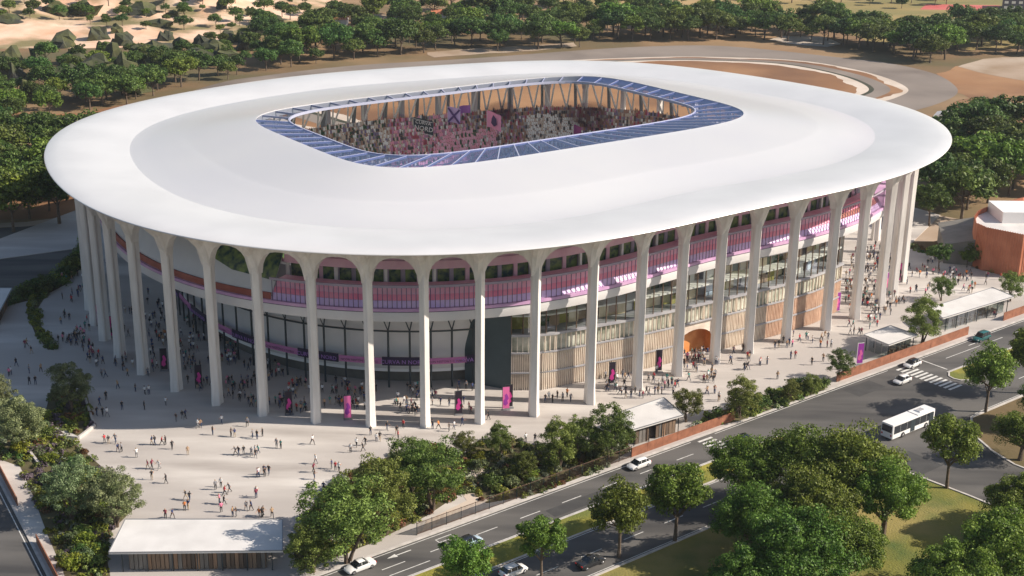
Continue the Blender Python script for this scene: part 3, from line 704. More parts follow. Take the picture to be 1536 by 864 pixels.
mark(226, 238, 144.9); [mark(242+8.45*k, 246+8.45*k, 144.9) for k in range(8)]; [mark(220+8.45*k, 224+8.45*k, 129.9) for k in range(9)]
for k in range(12): p = 146.9-1.1*k; mark(212.6, 216.6, p, .55)
for k in range(6): p = 147.2-1.05*k; mark(157.2, 160.6, p, .52)
mb.face([S(221, 141.2, .012), S(221.3, 141.2, .012), S(221.3, 148, .012), S(221, 148, .012)])
def arrow(s, p, f=1):
    mb.face([S(s, p-.1, .012), S(s+2.6*f, p-.1, .012), S(s+2.6*f, p+.1, .012), S(s, p+.1, .012)])
    mb.face([S(s+2.6*f, p-.45, .012), S(s+4.2*f, p, .012), S(s+2.6*f, p+.45, .012)])
arrow(96.5, 146.6, -1); arrow(236, 146.4, 1)
mb.face([S(101, 146.9, .012), S(104, 146.9, .012), S(104, 146.75, .012), S(101, 146.75, .012)]); mb.face([S(101, 145.9, .012), S(104, 145.9, .012), S(104, 145.75, .012), S(101, 145.75, .012)])
mb.face([S(101, 145.9, .0125), S(101.15, 145.9, .0125), S(101.15, 146.75, .0125), S(101, 146.75, .0125)]); mb.face([S(103.85, 145.9, .0125), S(104, 145.9, .0125), S(104, 146.75, .0125), S(103.85, 146.75, .0125)])
o = mb.build('road_markings', markm); o['kind'] = 'structure'
mb = MB(); mb.face([LR(-100, -.5)+Vector((0, 0, .02)), LR(50, -.5)+Vector((0, 0, .02)), LR(50, -.65)+Vector((0, 0, .02)), LR(-100, -.65)+Vector((0, 0, .02))]); o = mb.build('edge_line', markm); o['kind'] = 'structure'
mb = MB(); mb.face([LR(-100, -6.3)+Vector((0, 0, .02)), LR(50, -6.3)+Vector((0, 0, .02)), LR(50, -6.55)+Vector((0, 0, .02)), LR(-100, -6.55)+Vector((0, 0, .02))]); o = mb.build('yellow_centre_line', yelm); o['kind'] = 'structure'
for q in ([(183, 101), (189, 101), (189, 107), (183, 107)], [(178.5, 116), (184, 116), (184, 123), (178.5, 123)], [(120, 141.5), (133, 141.5), (133, 144), (120, 144)], [(196, 143), (204, 143), (204, 147), (196, 147)]):
    sheet('asphalt_patch', [S(*p) for p in q], .006, mat('dark_asphalt_patch', (.045, .045, .046), (.06, .06, .06), .5, rough=.8, coord='World'))
# verge south of the road
sheet('verge', [S(-80, 124.5), S(176, 124.5), S(177, 118), S(178, 107), S(180, 60), S(0, 30), S(-100, 60)], .0, drygr)
sheet('verge', [S(196, 60), S(194.4, 108.8), S(195.9, 114), S(199.3, 120.3), S(205, 124.4), S(420, 124.4), S(420, 60)], .0, earth)
def ribbon(name, pts, w, z, m):
    c = [Vector(p) for p in pts]; l = []; r = []
    for i, p in enumerate(c):
        d = (c[min(i+1, len(c)-1)]-c[max(0, i-1)]).normalized(); n = Vector((-d.y, d.x, 0))*w/2; l.append(p+n); r.append(p-n)
    mb = MB(); mb.grid([[(*(q[:2]), z) for q in l], [(*(q[:2]), z) for q in r]]); o = mb.build(name, m); o['kind'] = 'structure'
    if o.data.polygons[0].normal.z < 0: o.data.flip_normals()
pl = gp([(48, 214), (44, 202), (52, 192), (72, 184), (105, 178), (150, 175), (200, 172), (260, 168)])
ribbon('path_verge', pl, 12, -.03, palep); ribbon('park_road', pl, 7, -.01, asph)
ribbon('park_road', gp([(-60, 340), (40, 336), (100, 328), (140, 324)]), 4.5, -.03, dirt)
sheet('bare_earth', gp([(-80, 300), (60, 290), (140, 296), (150, 318), (90, 326), (-60, 336)]), -.05, brownf)
sheet('bare_earth', gp([(1380, 345), (1400, 322), (1440, 330), (1412, 362), (1370, 366)]), -.05, dirt)

# ---- planting beds: soil sheet and leafy ground cover
def inpoly(x, y, P_):
    c = False; j = len(P_)-1
    for i in range(len(P_)):
        if (P_[i][1] > y) != (P_[j][1] > y) and x < (P_[j][0]-P_[i][0])*(y-P_[i][1])/(P_[j][1]-P_[i][1])+P_[i][0]: c = not c
        j = i
    return c
def leafquads(c, nrm, size, r):
    """c,nrm: Nx3; returns verts 4N and faces"""
    N = len(c); a = r.normal(size=(N, 3)); a -= (a*nrm).sum(1)[:, None]*nrm; a /= np.linalg.norm(a, axis=1)[:, None]+1e-9; b = np.cross(nrm, a)
    s = size[:, None]; v = np.stack([c-a*s, c-b*s*.55+nrm*s*.18, c+a*s, c+b*s*.55+nrm*s*.18], 1).reshape(-1, 3)
    f = (np.arange(N)[:, None]*4+np.arange(4)).astype(np.int32); return v, f
def fastmesh(name, v, f, mats, mi=None):
    me = bpy.data.meshes.new(name); me.vertices.add(len(v)); me.vertices.foreach_set('co', v.astype(np.float32).ravel())
    me.loops.add(f.size); me.loops.foreach_set('vertex_index', f.ravel().astype(np.int32))
    me.polygons.add(len(f)); me.polygons.foreach_set('loop_start', np.arange(len(f), dtype=np.int32)*4); me.polygons.foreach_set('loop_total', np.full(len(f), 4, np.int32))
    for m in mats: me.materials.append(m)
    if mi is not None: me.polygons.foreach_set('material_index', mi.astype(np.int32))
    me.update(calc_edges=True); me.validate(); return me
def rand_in(P_, n, r):
    xs_ = [p[0] for p in P_]; ys_ = [p[1] for p in P_]; out = []
    while len(out) < n:
        x, y = r.uniform(min(xs_), max(xs_)), r.uniform(min(ys_), max(ys_))
        if inpoly(x, y, P_): out.append((x, y))
    return out
COVER = [L_olive, L_deep, L_lime, L_rust, L_mauve, L_silver, L_grey]
def bed(pts, dens, h, weights, label, seed, base=.13):
    r = np.random.default_rng(seed); P_ = [(p[0], p[1]) for p in pts]
    area = abs(sum(P_[i][0]*P_[(i+1) % len(P_)][1]-P_[(i+1) % len(P_)][0]*P_[i][1] for i in range(len(P_))))/2
    sheet('planting_bed', pts, base+.01, soil)
    nc = max(6, int(area*dens)); cs = rand_in(P_, nc, r); per = 70
    V_ = []; N_ = []; Z_ = []; MI_ = []
    w = np.array(weights, float); w /= w.sum()
    for (x, y) in cs:
        rad = r.uniform(.45, 1.0)*h*1.1; hh = rad*r.uniform(.8, 1.3); d = r.normal(size=(per, 3)); d[:, 2] = abs(d[:, 2]); d /= np.linalg.norm(d, axis=1)[:, None]
        q = d*[rad, rad, hh]*r.uniform(.75, 1.05, size=(per, 1))+[x, y, base]; nn_ = d+r.normal(size=(per, 3))*.5; nn_ /= np.linalg.norm(nn_, axis=1)[:, None]
        V_.append(q); N_.append(nn_); Z_.append(np.full(per, .2)*r.uniform(.8, 1.4, per)); MI_.append(np.full(per, r.choice(len(COVER), p=w)))
    v, f = leafquads(np.concatenate(V_), np.concatenate(N_), np.concatenate(Z_), r)
    me = fastmesh('ground_cover', v, f, COVER, np.concatenate(MI_)); o = link('ground_cover', me); tag(o, label, 'ground cover', kind='stuff')
bed(gp([(28, 655), (60, 640), (92, 648), (140, 690), (175, 720), (195, 770), (165, 800), (160, 835), (170, 890), (104, 890), (95, 858), (70, 800), (50, 745), (30, 700)]), .55, 1.0, (3, 2, 3, 1, 2, 1, 2), 'mixed green, lime and mauve planting beside the lower left pavilion', 1)
bed(gp([(58, 655), (76, 590), (96, 585), (130, 590), (142, 640), (120, 657), (88, 640)]), .6, .8, (3, 2, 2, 1, 2, 0, 1), 'triangular raised bed of low shrubs on the left of the plaza', 2)
bed(gp([(-30, 640), (0, 600), (40, 610), (72, 640), (60, 668), (28, 700), (0, 690)]), .5, .9, (3, 3, 2, 0, 0, 1, 2), 'leafy bed at left edge above the side road', 3)
bed(gp([(440, 835), (450, 790), (480, 740), (530, 705), (600, 680), (660, 668), (700, 690), (700, 735), (640, 775), (560, 815), (500, 838), (450, 858)]), .55, 1.1, (4, 2, 1.5, 2, 0, 1, 1), 'rusty and green planting under the central group of trees', 4)
bed(gp([(700, 668), (760, 655), (800, 668), (880, 662), (935, 660), (948, 675), (900, 706), (800, 744), (730, 756), (694, 738), (690, 722), (740, 708), (700, 700)]), .55, .9, (3, 2, 2, 1, 0, 3, 2), 'silvery green planting behind the slatted fence', 5)
bed(gp([(1040, 648), (1060, 622), (1100, 612), (1150, 595), (1200, 575), (1235, 575), (1238, 585), (1180, 608), (1110, 632)]), .6, 1.1, (4, 3, 1, 0, 0, 0, 2), 'green hedge planting along the kerb before the rust wall', 6)
bed(gp([(40, 470), (44, 452), (60, 440), (72, 440), (58, 462), (62, 490), (78, 512), (86, 524), (72, 526), (52, 500)]), .9, .9, (3, 2, 1, 0, 0, 0, 1), 'narrow curved hedge on the upper left of the plaza', 7)
bed(gp([(0, 462), (8, 448), (60, 428), (100, 398), (122, 360), (134, 372), (126, 398), (98, 428), (60, 448)]), .5, 1.6, (2, 4, .5, 0, 0, 0, 1), 'tall dark hedge between the plaza and the shaded car park', 8)
bed(gp([(1358, 366), (1400, 376), (1440, 386), (1500, 398), (1536, 412), (1536, 424), (1468, 404), (1405, 387), (1358, 373)]), .5, .9, (2, 3, 1, 2, 0, 0, 1), 'low brownish hedge along the far right plaza edge', 9, 0.0)
def lowwall(pts, h, m, name, label, cat, w=.4):
    c = sum(pts, Vector())/len(pts); mb = MB()
    for a, b in zip(pts, pts[1:]): mb.bar(a-c+Vector((0, 0, .1+h/2)), b-c+Vector((0, 0, .1+h/2)), w, h)
    o = mb.build(name, m); o.location = c; tag(o, label, cat)
lowwall(gp([(58, 655), (88, 657), (118, 660), (142, 642), (128, 600), (122, 590)]), .6, kerbm, 'planter_wall', 'low pale stone edge of the triangular planting bed', 'planter wall')
lowwall(gp([(28, 656), (52, 690), (60, 700)]), .5, kerbm, 'planter_wall', 'short pale edging wall between the two left beds', 'planter wall')
sheet('garden_path', gp([(640, 782), (700, 752), (690, 738), (684, 722), (700, 706), (722, 700), (728, 708), (706, 722), (708, 738), (732, 752), (660, 782), (632, 800)]), .15, palep)

# ================================================================== TREES
def blob_crown(name, seed, RX, RZ, zc, ncl, cr, nleaf, ls, m, low=-.55, inner=.2, flat=1.0):
    r = np.random.default_rng(seed)
    d = r.normal(size=(ncl*3, 3)); d /= np.linalg.norm(d, axis=1)[:, None]; d = d[d[:, 2] > low][:ncl]
    rad = r.uniform(.45, .95, len(d))**.6; rad[:int(len(d)*inner)] *= .5
    ce = d*rad[:, None]*[RX, RX, RZ]*r.uniform(.8, 1.12, (len(d), 1))+[0, 0, zc]; crs = cr*r.uniform(.5, 1.4, len(d))
    k = r.integers(0, len(d), nleaf); dd = r.normal(size=(nleaf, 3)); dd[:, 2] += .35; dd /= np.linalg.norm(dd, axis=1)[:, None]
    p = ce[k]+dd*(crs[k]*r.uniform(.55, 1.08, nleaf))[:, None]*[1, 1, .72*flat]
    nn_ = dd+r.normal(size=(nleaf, 3))*.55; nn_ /= np.linalg.norm(nn_, axis=1)[:, None]
    v, f = leafquads(p, nn_, ls*r.uniform(.7, 1.4, nleaf), r)
    me = fastmesh(name, v, f, [m]); me['cl'] = 0; return me, ce
def trunk_mesh(seed, h, r0, ce, nl=6, multi=False):
    random.seed(seed); mb = MB()
    top = Vector((random.uniform(-.3, .3), random.uniform(-.3, .3), h))
    for q in range(3 if multi else 1):
        off = Vector((random.uniform(-1, 1), random.uniform(-1, 1), 0))*(.9 if multi else 0)
        mb.tube([off*.2, off*.5+top*.3, off+top*.65, off*1.5+top], [r0*1.25, r0, r0*.8, r0*.45], 7, bark)
    idx = np.argsort(ce[:, 2])[:max(nl, 1)*2]
    for k in list(idx)[:nl]:
        c = Vector(ce[k]); a = top*random.uniform(.45, .8); mb.tube([a, a.lerp(c, .5)+Vector((0, 0, .25)), c], [r0*.5, r0*.32, r0*.12], 5, bark)
    o = mb.build('trunk', bark); me = o.data; bpy.data.objects.remove(o); return me
TV = {}
def variant(kind, specs):
    TV[kind] = []
    for sp in specs:
        me, ce = blob_crown('crown', *sp['c'], **sp.get('k', {})); TV[kind].append((me, trunk_mesh(sp['c'][0], *sp['t'][:2], ce, *sp['t'][2:])))
# all about 10 m tall
variant('road', [dict(c=(s, 3.5, 3.1, 6.6, 60, 1.05, 11000, .155, L_bright), t=(5.8, .2, 8), k=dict(low=-.75)) for s in (11, 12, 13)])
variant('big', [dict(c=(s, 4.8, 3.9, 5.9, 120, 1.2, 30000, .135, L_bright), t=(5, .4, 8), k=dict(low=-.45)) for s in (21, 22, 23)])
variant('plaza', [dict(c=(s, 3.9, 4.4, 5.4, 100, .75, 14000, .12, L_olive), t=(4.5, .16, 7, True), k=dict(low=-.85)) for s in (31, 32, 33)])
variant('silver', [dict(c=(s, 4.1, 4.2, 5.7, 95, .8, 14000, .125, L_grey), t=(5, .15, 7, True), k=dict(low=-.8)) for s in (41, 42)])
variant('far', [dict(c=(s, 4.4, 3.5, 6.0, 50, 1.35, 4200, .30, m_), t=(5, .22, 5), k=dict(low=-.5)) for s, m_ in ((51, L_far), (52, L_far), (53, L_deep), (54, L_bright), (55, L_far))])
variant('shrub', [dict(c=(s, 1.5, 1.2, .7, 22, .5, 900, .13, m_), t=(.6, .06, 3), k=dict(low=-.2)) for s, m_ in ((61, L_olive), (62, L_lime), (63, L_deep), (64, L_grey), (65, L_rust))])
random.seed(5)
def place_tree(kind, p, h, label, group, name=None, v=None, wide=1.0):
    vs = TV[kind]; me, tm = vs[v if v is not None else random.randrange(len(vs))]
    s = h/(10.0 if kind != 'shrub' else 1.9); e = empty(name or 'tree', p, random.uniform(0, 6.28), None, (s*wide, s*wide, s))
    link('crown', me, e); link('trunk', tm, e)
    tag(e, label, 'tree' if kind != 'shrub' else 'shrub', group); return e
def hpx(p, hp):                        # metres for a height in pixels
    a = PX(p)[1]; b = PX(p+Vector((0, 0, 10)))[1]; return hp/(a-b)*10
def tlist(kind, items, group, name='tree', k=1.0):
    for (x, y, hp, *r) in items:
        p = G(x, y, 0); lab = r[0]; place_tree(kind, p, hpx(p, hp)*k, lab, group, name, r[1] if len(r) > 1 else None, r[2] if len(r) > 2 else 1.0)
# along the road
tlist('road', [(812, 868, 92, 'bright green roadside tree whose foot is below the frame, between two grassy gaps'),
 (928, 836, 112, 'bright green roadside tree beside the dark parked car'), (1012, 812, 118, 'bright green roadside tree in front of the red car'),
 (1420, 732, 108, 'slim bright green tree at kerb, standing just below the bus'), (1478, 618, 98, 'broad tree right of the yellow traffic island'),
 (1545, 590, 100, 'roadside tree cut off by the right picture edge'), (695, 905, 98, 'bright green tree at bottom edge hiding the blue car\'s road')], 'roadside trees', 'roadside_tree')
tlist('big', [(1112, 760, 101, 'left outermost tree of the large bottom right grove'), (1195, 765, 116, 'tall rounded tree at top of the large bottom right grove'),
 (1278, 782, 130, 'broad domed tree crowning the large grove left of the bus'), (1215, 830, 120, 'tree in the middle of the large bottom grove'),
 (1322, 812, 116, 'lime green tree on the right flank of the large grove', None, .9), (1125, 845, 111, 'shady tree at the lower left of the large grove'),
 (1190, 905, 129, 'darker tree at the bottom middle of the large grove', None, 1.1), (1270, 880, 103, 'tree at bottom right corner of the large grove', None, 1.0),
 (1120, 930, 103, 'tree at the very bottom left of the large grove'), (1500, 905, 129, 'wide tree in the bottom right corner'), (1425, 930, 111, 'tree left of the wide bottom right corner tree'),
 (1525, 810, 94, 'tree above the bottom right corner by the dry lawn'), (1590, 800, 103, 'tree outside the right frame edge beyond the road exit'),
 (1530, 690, 73, 'round tree right of the road exit'), (1560, 640, 68, 'tree behind the round tree right of the road exit')], 'trees of the bottom right groves', 'broad_tree')
# plaza trees
tlist('silver', [(108, 618, 96, 'airy grey green tree in the triangular plaza bed'), (34, 678, 108, 'grey green tree above the side road at left'), (-6, 640, 95, 'grey green tree cut by the left picture edge'), (175, 792, 108, 'bushy tree with visible stems beside the lower left pavilion', None, 1.1), (110, 782, 118, 'rounded green tree left of the bushy one by the lower left pavilion', None, 1.05)], 'trees on the left of the plaza', 'plaza_tree', .82)
tlist('plaza', [(520, 845, 150, 'largest olive tree at the lower left of the central group', 0, 1.15), (470, 860, 95, 'low olive tree at the left foot of the central group', 1, 1.1), (578, 800, 128, 'olive tree in the middle of the central group', 1, 1.05), (650, 765, 125, 'tall olive tree at the right of the central group', 2, 1.05), (618, 745, 110, 'olive tree at back of the central group', 0, .9),
 (695, 688, 50, 'small dark green tree right of the central group'), (750, 686, 58, 'small rounded olive tree facing the twelfth column'), (785, 722, 52, 'small tree left of the pair by the middle pavilion'),
 (838, 704, 84, 'left tree of the pair beside the middle pavilion', 1), (868, 690, 80, 'tree just behind the pair beside the middle pavilion', 0, .9), (915, 690, 98, 'big olive tree touching the middle pavilion roof', 2, 1.0), (1030, 634, 64, 'small olive tree right of the middle pavilion', 0), (1110, 628, 72, 'rounded olive tree by the kerb before the right hedge', 1, 1.1),
 (1185, 604, 42, 'bushy low tree in the kerb hedge'), (1216, 592, 38, 'second bushy low tree in the kerb hedge, nearer the rust wall'), (1260, 570, 56, 'dark green tree at the left end of the rust wall', 2),
 (1382, 518, 82, 'large dark green tree between the two right canopies', 1, 1.05), (1412, 452, 48, 'smaller dark green tree behind the long right canopy', 0), (1516, 452, 54, 'dark green tree at the right end of the long canopy', 2)], 'olive trees on the plaza', 'plaza_tree', .9)
tlist('far', [(1408, 404, 40, 'small dark tree in front of the grey shed'), (1462, 400, 36, 'small tree before the grey shed\'s right corner'), (1486, 398, 42, 'leafy tree at the left foot of the terracotta building'), (1450, 402, 28, 'lowest small tree between shed and terracotta building')], 'small trees before the right buildings', 'small_tree')
# woods further off: scattered by area
def wood(name, poly, n, h0, h1, desc, group, mind=7, hill=False, seed=1, kind='far', wide=(.95, 1.25)):
    r = np.random.default_rng(seed); got = []; tries = 0
    while len(got) < n and tries < n*40:
        tries += 1; x, y = rand_in(poly, 1, r)[0]; p = GT(x, y) if hill else G(x, y)
        if all((p-q).length > mind for q, *_ in got): got.append((p, x, y))
    hs = [r.uniform(h0, h1)*r.choice([.72, .9, 1.0, 1.12, 1.25]) for _ in got]
    ys_ = sorted(g[2] for g in got); c1 = ys_[len(ys_)//3]; c2 = ys_[2*len(ys_)//3]
    rows = {'back': [], 'middle': [], 'front': []}
    for g, h in zip(got, hs): rows['back' if g[2] < c1 else 'middle' if g[2] < c2 else 'front'].append((g, h))
    for rn, L in rows.items():
        L.sort(key=lambda t: t[0][1])
        for i, ((p, x, y), h) in enumerate(L):
            e = place_tree(kind, p, h, '%s tree from left in %s row, %s' % (ordw(i), rn, desc), group, name, None, r.uniform(*wide))
wood('broad_tree', [(-40, 215), (20, 205), (110, 200), (150, 215), (130, 250), (80, 262), (95, 290), (125, 315), (105, 345), (40, 352), (-40, 360)], 30, 11, 15, 'wood left of the stadium', 'trees left of the stadium', 8, seed=2)
wood('broad_tree', [(-20, 140), (60, 142), (200, 128), (330, 112), (420, 98), (500, 90), (470, 100), (370, 114), (290, 130), (220, 152), (140, 168), (60, 178), (-20, 190)], 38, 9, 12, 'upper left band', 'trees of the upper left band', 8, seed=3)
wood('broad_tree', [(380, 62), (560, 52), (700, 48), (860, 42), (870, 72), (760, 76), (620, 84), (520, 90), (400, 100)], 62, 11, 15, 'wood behind the track', 'trees behind the oval track', 9, seed=4)
wood('tree', [(480, 30), (700, 12), (860, 8), (1020, 10), (1020, 40), (860, 40), (600, 48), (480, 52)], 46, 11, 16, 'hazy wood at top centre', 'trees of the hazy top wood', 10, seed=5)
wood('tree', [(860, 50), (1000, 38), (1140, 36), (1230, 48), (1300, 60), (1400, 66), (1440, 80), (1400, 98), (1350, 86), (1270, 72), (1130, 58), (1000, 62), (880, 62)], 84, 11, 16, 'wood beyond the track', 'trees along the far side of the track', 9, seed=6)
wood('tree', [(1400, 50), (1480, 48), (1600, 55), (1600, 82), (1500, 84), (1420, 74)], 30, 11, 16, 'dark wood at upper right', 'trees of the upper right wood', 9, seed=7)
wood('broad_tree', [(1425, 205), (1480, 200), (1580, 205), (1600, 300), (1536, 300), (1470, 318), (1440, 345), (1385, 345), (1380, 300), (1410, 262)], 34, 11, 15, 'wood right of the stadium', 'trees right of the stadium', 8, seed=8)
wood('bush', [(0, 100), (100, 92), (260, 72), (420, 60), (470, 75), (430, 92), (240, 112), (60, 128), (0, 128)], 58, 5, 9, 'hill foot scrub', 'scrub at the foot of the sandy hill', 6, True, seed=9)
wood('bush', [(0, 2), (200, 0), (470, 0), (480, 50), (400, 60), (260, 52), (200, 44), (0, 30)], 62, 4, 9, 'sandy hilltop scrub', 'scrub on top of the sandy hill', 8, True, seed=10)
wood('tree', [(1040, -4), (1250, -6), (1440, -2), (1440, 14), (1250, 12), (1100, 8)], 24, 8, 12, 'trees by red pitches', 'trees by the red pitches', 9, seed=11)
# dark angular scrub-covered rocks on the hill
def rock(x, y, w, h, label, seed):
    p = GT(x, y); s = hpx(p, h); ww = w/2/(PX(p+Vector((1, 0, 0)))[0]-PX(p)[0])
    bm = bmesh.new(); bmesh.ops.create_icosphere(bm, subdivisions=2, radius=1)
    for v in bm.verts:
        n_ = mnoise.noise(v.co*1.1+Vector((seed*3.1, 0, 0))); v.co *= 1+.8*n_
        v.co.x *= ww; v.co.y *= ww*.9; v.co.z = max(-.3, v.co.z)*s*.85
    bmesh.ops.dissolve_limit(bm, angle_limit=R(24), verts=bm.verts, edges=bm.edges)
    me = bpy.data.meshes.new('rock'); bm.to_mesh(me); bm.free(); me.materials.append(rocks)
    tag(link('rock', me, None, p), label, 'rock', 'dark scrubby rocks on the hill')
RK = [(205, 138, 45, 28), (50, 150, 40, 34), (20, 95, 40, 30), (60, 90, 25, 28), (110, 96, 38, 20), (170, 94, 30, 38), (208, 92, 40, 28), (150, 82, 16, 20), (300, 78, 34, 30), (322, 80, 40, 26), (270, 70, 30, 16), (248, 60, 24, 18), (130, 18, 44, 22), (84, 18, 34, 18), (240, 38, 36, 12), (412, 42, 36, 24), (345, 62, 30, 16), (395, 50, 36, 18), (215, 18, 50, 16), (332, 12, 16, 16), (175, 48, 18, 14), (260, 24, 22, 10), (12, 30, 44, 12), (150, 58, 36, 20), (95, 70, 40, 22), (185, 66, 34, 18), (372, 74, 40, 26), (230, 84, 50, 26)]
RK += [(20, 120, 50, 34), (95, 118, 46, 30), (140, 112, 50, 34), (235, 104, 44, 30), (290, 98, 44, 30), (185, 108, 40, 30), (340, 92, 40, 26)]; RK.sort(); [rock(x, y, w, h, '%s dark angular scrub-covered rock from left on the sandy hillside' % ordw(i), i) for i, (x, y, w, h) in enumerate(RK)]
# shrubs in the beds
random.seed(11)
def shrubs(poly, n, h0, h1, where, seed, vs=(0, 1, 2, 3, 4)):
    r = np.random.default_rng(seed); pts = sorted(rand_in(poly, n, r))
    cn = ('olive', 'lime', 'dark green', 'grey green', 'rusty')
    for i, (x, y) in enumerate(pts):
        v = vs[i % len(vs)]; place_tree('shrub', G(x, y, .12), r.uniform(h0, h1), '%s rounded shrub, %s from left in %s' % (cn[v], ordw(i), where), 'rounded shrubs in the planting beds', 'shrub', v)
shrubs([(60, 690), (100, 680), (150, 760), (160, 850), (110, 860), (80, 790)], 26, 1.6, 2.6, 'lower left bed', 1, (0, 1, 3, 1, 2))
shrubs([(500, 800), (560, 780), (640, 740), (690, 715), (690, 735), (620, 775), (560, 808), (480, 835)], 16, 1.3, 2.3, 'central bed', 2, (0, 4, 1, 0, 4))
shrubs([(700, 690), (800, 690), (920, 675), (880, 700), (800, 735), (735, 750), (700, 735)], 22, 1.2, 2.3, 'bed behind the slatted fence', 3, (3, 0, 1, 3, 2))
shrubs([(1050, 640), (1130, 605), (1230, 575), (1236, 582), (1160, 612)], 12, 1.6, 2.6, 'kerb hedge', 4, (0, 2, 0))
shrubs([(5, 455), (60, 435), (110, 395), (118, 372), (130, 380), (100, 425), (50, 448)], 14, 2.0, 3.6, 'dark hedge by the car park', 5, (2, 0, 2))
shrubs([(30, 640), (60, 625), (80, 660), (60, 690), (30, 680)], 8, 1.5, 2.5, 'bed above the side road', 6, (1, 0, 3))

# ================================================================== PAVILIONS, WALLS, FENCES
timb = [mat('timber_board_%d' % k, c, tuple(min(1, q*1.5) for q in c), 2, rough=.8, stretch=(1, 1, .15)) for k, c in enumerate(((.10, .07, .05), (.16, .11, .075), (.07, .055, .045), (.22, .14, .09), (.13, .12, .11)))]
roofw = mat('pale_canopy_roof', (.58, .57, .56), (.68, .67, .66), .25, rough=.6)
def pavilion(quad, label, boards, hroof=3.6, postn=6, glassy=False, inset=.8, bw=.75):
    c = sum(quad, Vector())/4; e = empty('pavilion', (c.x, c.y, .12)); q = [Vector((p.x-c.x, p.y-c.y, 0)) for p in quad]     # q0 back-left q1 back-right q2 front-right q3 front-left
    mb = MB(); zt = hroof-.12; mb.hull8([Vector((*p[:2], zt-.28)) for p in (q[3], q[2], q[1], q[0])]+[Vector((*p[:2], zt)) for p in (q[3], q[2], q[1], q[0])]); mb.build('roof', roofw, e)
    mb = MB()
    for a, b in ((q[3], q[2]), (q[2], q[1]), (q[1], q[0]), (q[0], q[3])):
        d = (b-a).normalized(); mb.bar(a+Vector((0, 0, zt+.03))+d*.08, b+Vector((0, 0, zt+.03))-d*.08, .14, .12)
    mb.build('roof_edge', greyst, e)
    i = [p*(1-inset/6) for p in q]
    for a, b in ((i[3], i[2]), (i[0], i[1])):
        for k in range(postn):
            p = a.lerp(b, k/(postn-1)); mb = MB(); mb.bar(p, p+Vector((0, 0, zt-.3)), .14); mb.build('post', darkst, e)
    j = [p*(1-inset*1.6/6) for p in q]
    for a, b in ((j[3], j[2]), (j[2], j[1]), (j[3], j[0])):
        L = (b-a).length; n = max(1, int(L/bw)); d = (b-a).normalized()
        for k in range(n):
            if boards == 'gap' and 3 < k % 9 < 6 and n > 9: continue
            p0, p1 = a+d*(L*(k+.04)/n), a+d*(L*(k+.9)/n); mb = MB(); mb.bar(p0+Vector((0, 0, 1.45)), p1+Vector((0, 0, 1.45)), .07+.05*random.random(), 2.7)
            mb.build('wall_board' if not glassy else 'glass_pane', random.choice(timb) if not glassy else fglass, e)
    if glassy:
        mb = MB()
        for a, b in ((j[3]*.8, j[2]*.8),):
            for k in range(14):
                p = a.lerp(b, (k+.5)/14); mb.bar(p, p+Vector((0, 0, random.uniform(.8, 1.7))), .5)
        mb.build('display_stands', mat('display_brown', (.16, .09, .05), (.40, .33, .26), 1.5, rough=.7), e)
    else:
        mb = MB(); f = [p*.62 for p in q]; mb.hull8([Vector((*p[:2], 0)) for p in (f[3], f[2], f[1], f[0])]+[Vector((*p[:2], 2.9)) for p in (f[3], f[2], f[1], f[0])]); mb.build('inner_room', timb[2], e)
    tag(e, label, 'pavilion'); return e
pavilion([G(188, 779, 3.6), G(424, 779, 3.6), G(424, 826, 3.6), G(163, 829, 3.6)], 'long white-roofed timber pavilion at lower left, in front of the plaza', 'all', postn=7, bw=.62)
pavilion([S(147, 159, 3.6), S(160, 159, 3.6), S(157.5, 151.4, 3.6), S(146, 152.2, 3.6)], 'small white-roofed pavilion with dark slatted walls behind the road fence', 'gap', postn=4)
pavilion([S(215.4, 157.7, 3.6), S(224.3, 157.7, 3.6), S(224.3, 151, 3.6), S(214.9, 151, 3.6)], 'short square white canopy with glass sides left of the large tree', 'all', postn=4, glassy=True, bw=1.5)
pavilion([S(240, 159.6, 3.6), S(263.5, 159.3, 3.6), S(262, 152.9, 3.6), S(237.1, 153.9, 3.6)], 'long white canopy over a glazed kiosk row at far right', 'all', postn=7, glassy=True, bw=1.5)
pavilion([G(-40, 432, 3.6), G(18, 432, 3.6), G(0, 466, 3.6), G(-60, 466, 3.6)], 'white roof corner of a pavilion at the left picture edge', 'all', postn=4)
def wallrun(name, s0, s1, p, h, m, label, seg=3.2, z0=.1):
    c = S((s0+s1)/2, p); e = empty(name, c); n = max(1, int((s1-s0)/seg))
    for k in range(n):
        a, b = S(s0+(s1-s0)*k/n+.02, p)-c, S(s0+(s1-s0)*(k+1)/n-.02, p)-c
        mb = MB(); mb.bar(a+Vector((0, 0, z0+h/2)), b+Vector((0, 0, z0+h/2)), .12+.02*(k % 2), h); mb.build('wall_panel', m, e)
    tag(e, label, 'wall'); return e
wallrun('rust_steel_wall', 197.9, 241.2, 150.1, 1.9, corten, 'long rust brown steel wall between the road and right canopies')
wallrun('rust_steel_wall', 254.8, 310, 150.5, 1.9, corten, 'rust brown steel wall at the far right picture edge')
wallrun('rust_steel_wall', 143.6, 169.0, 149.7, 1.7, corten, 'rust brown solid wall below the small middle pavilion')
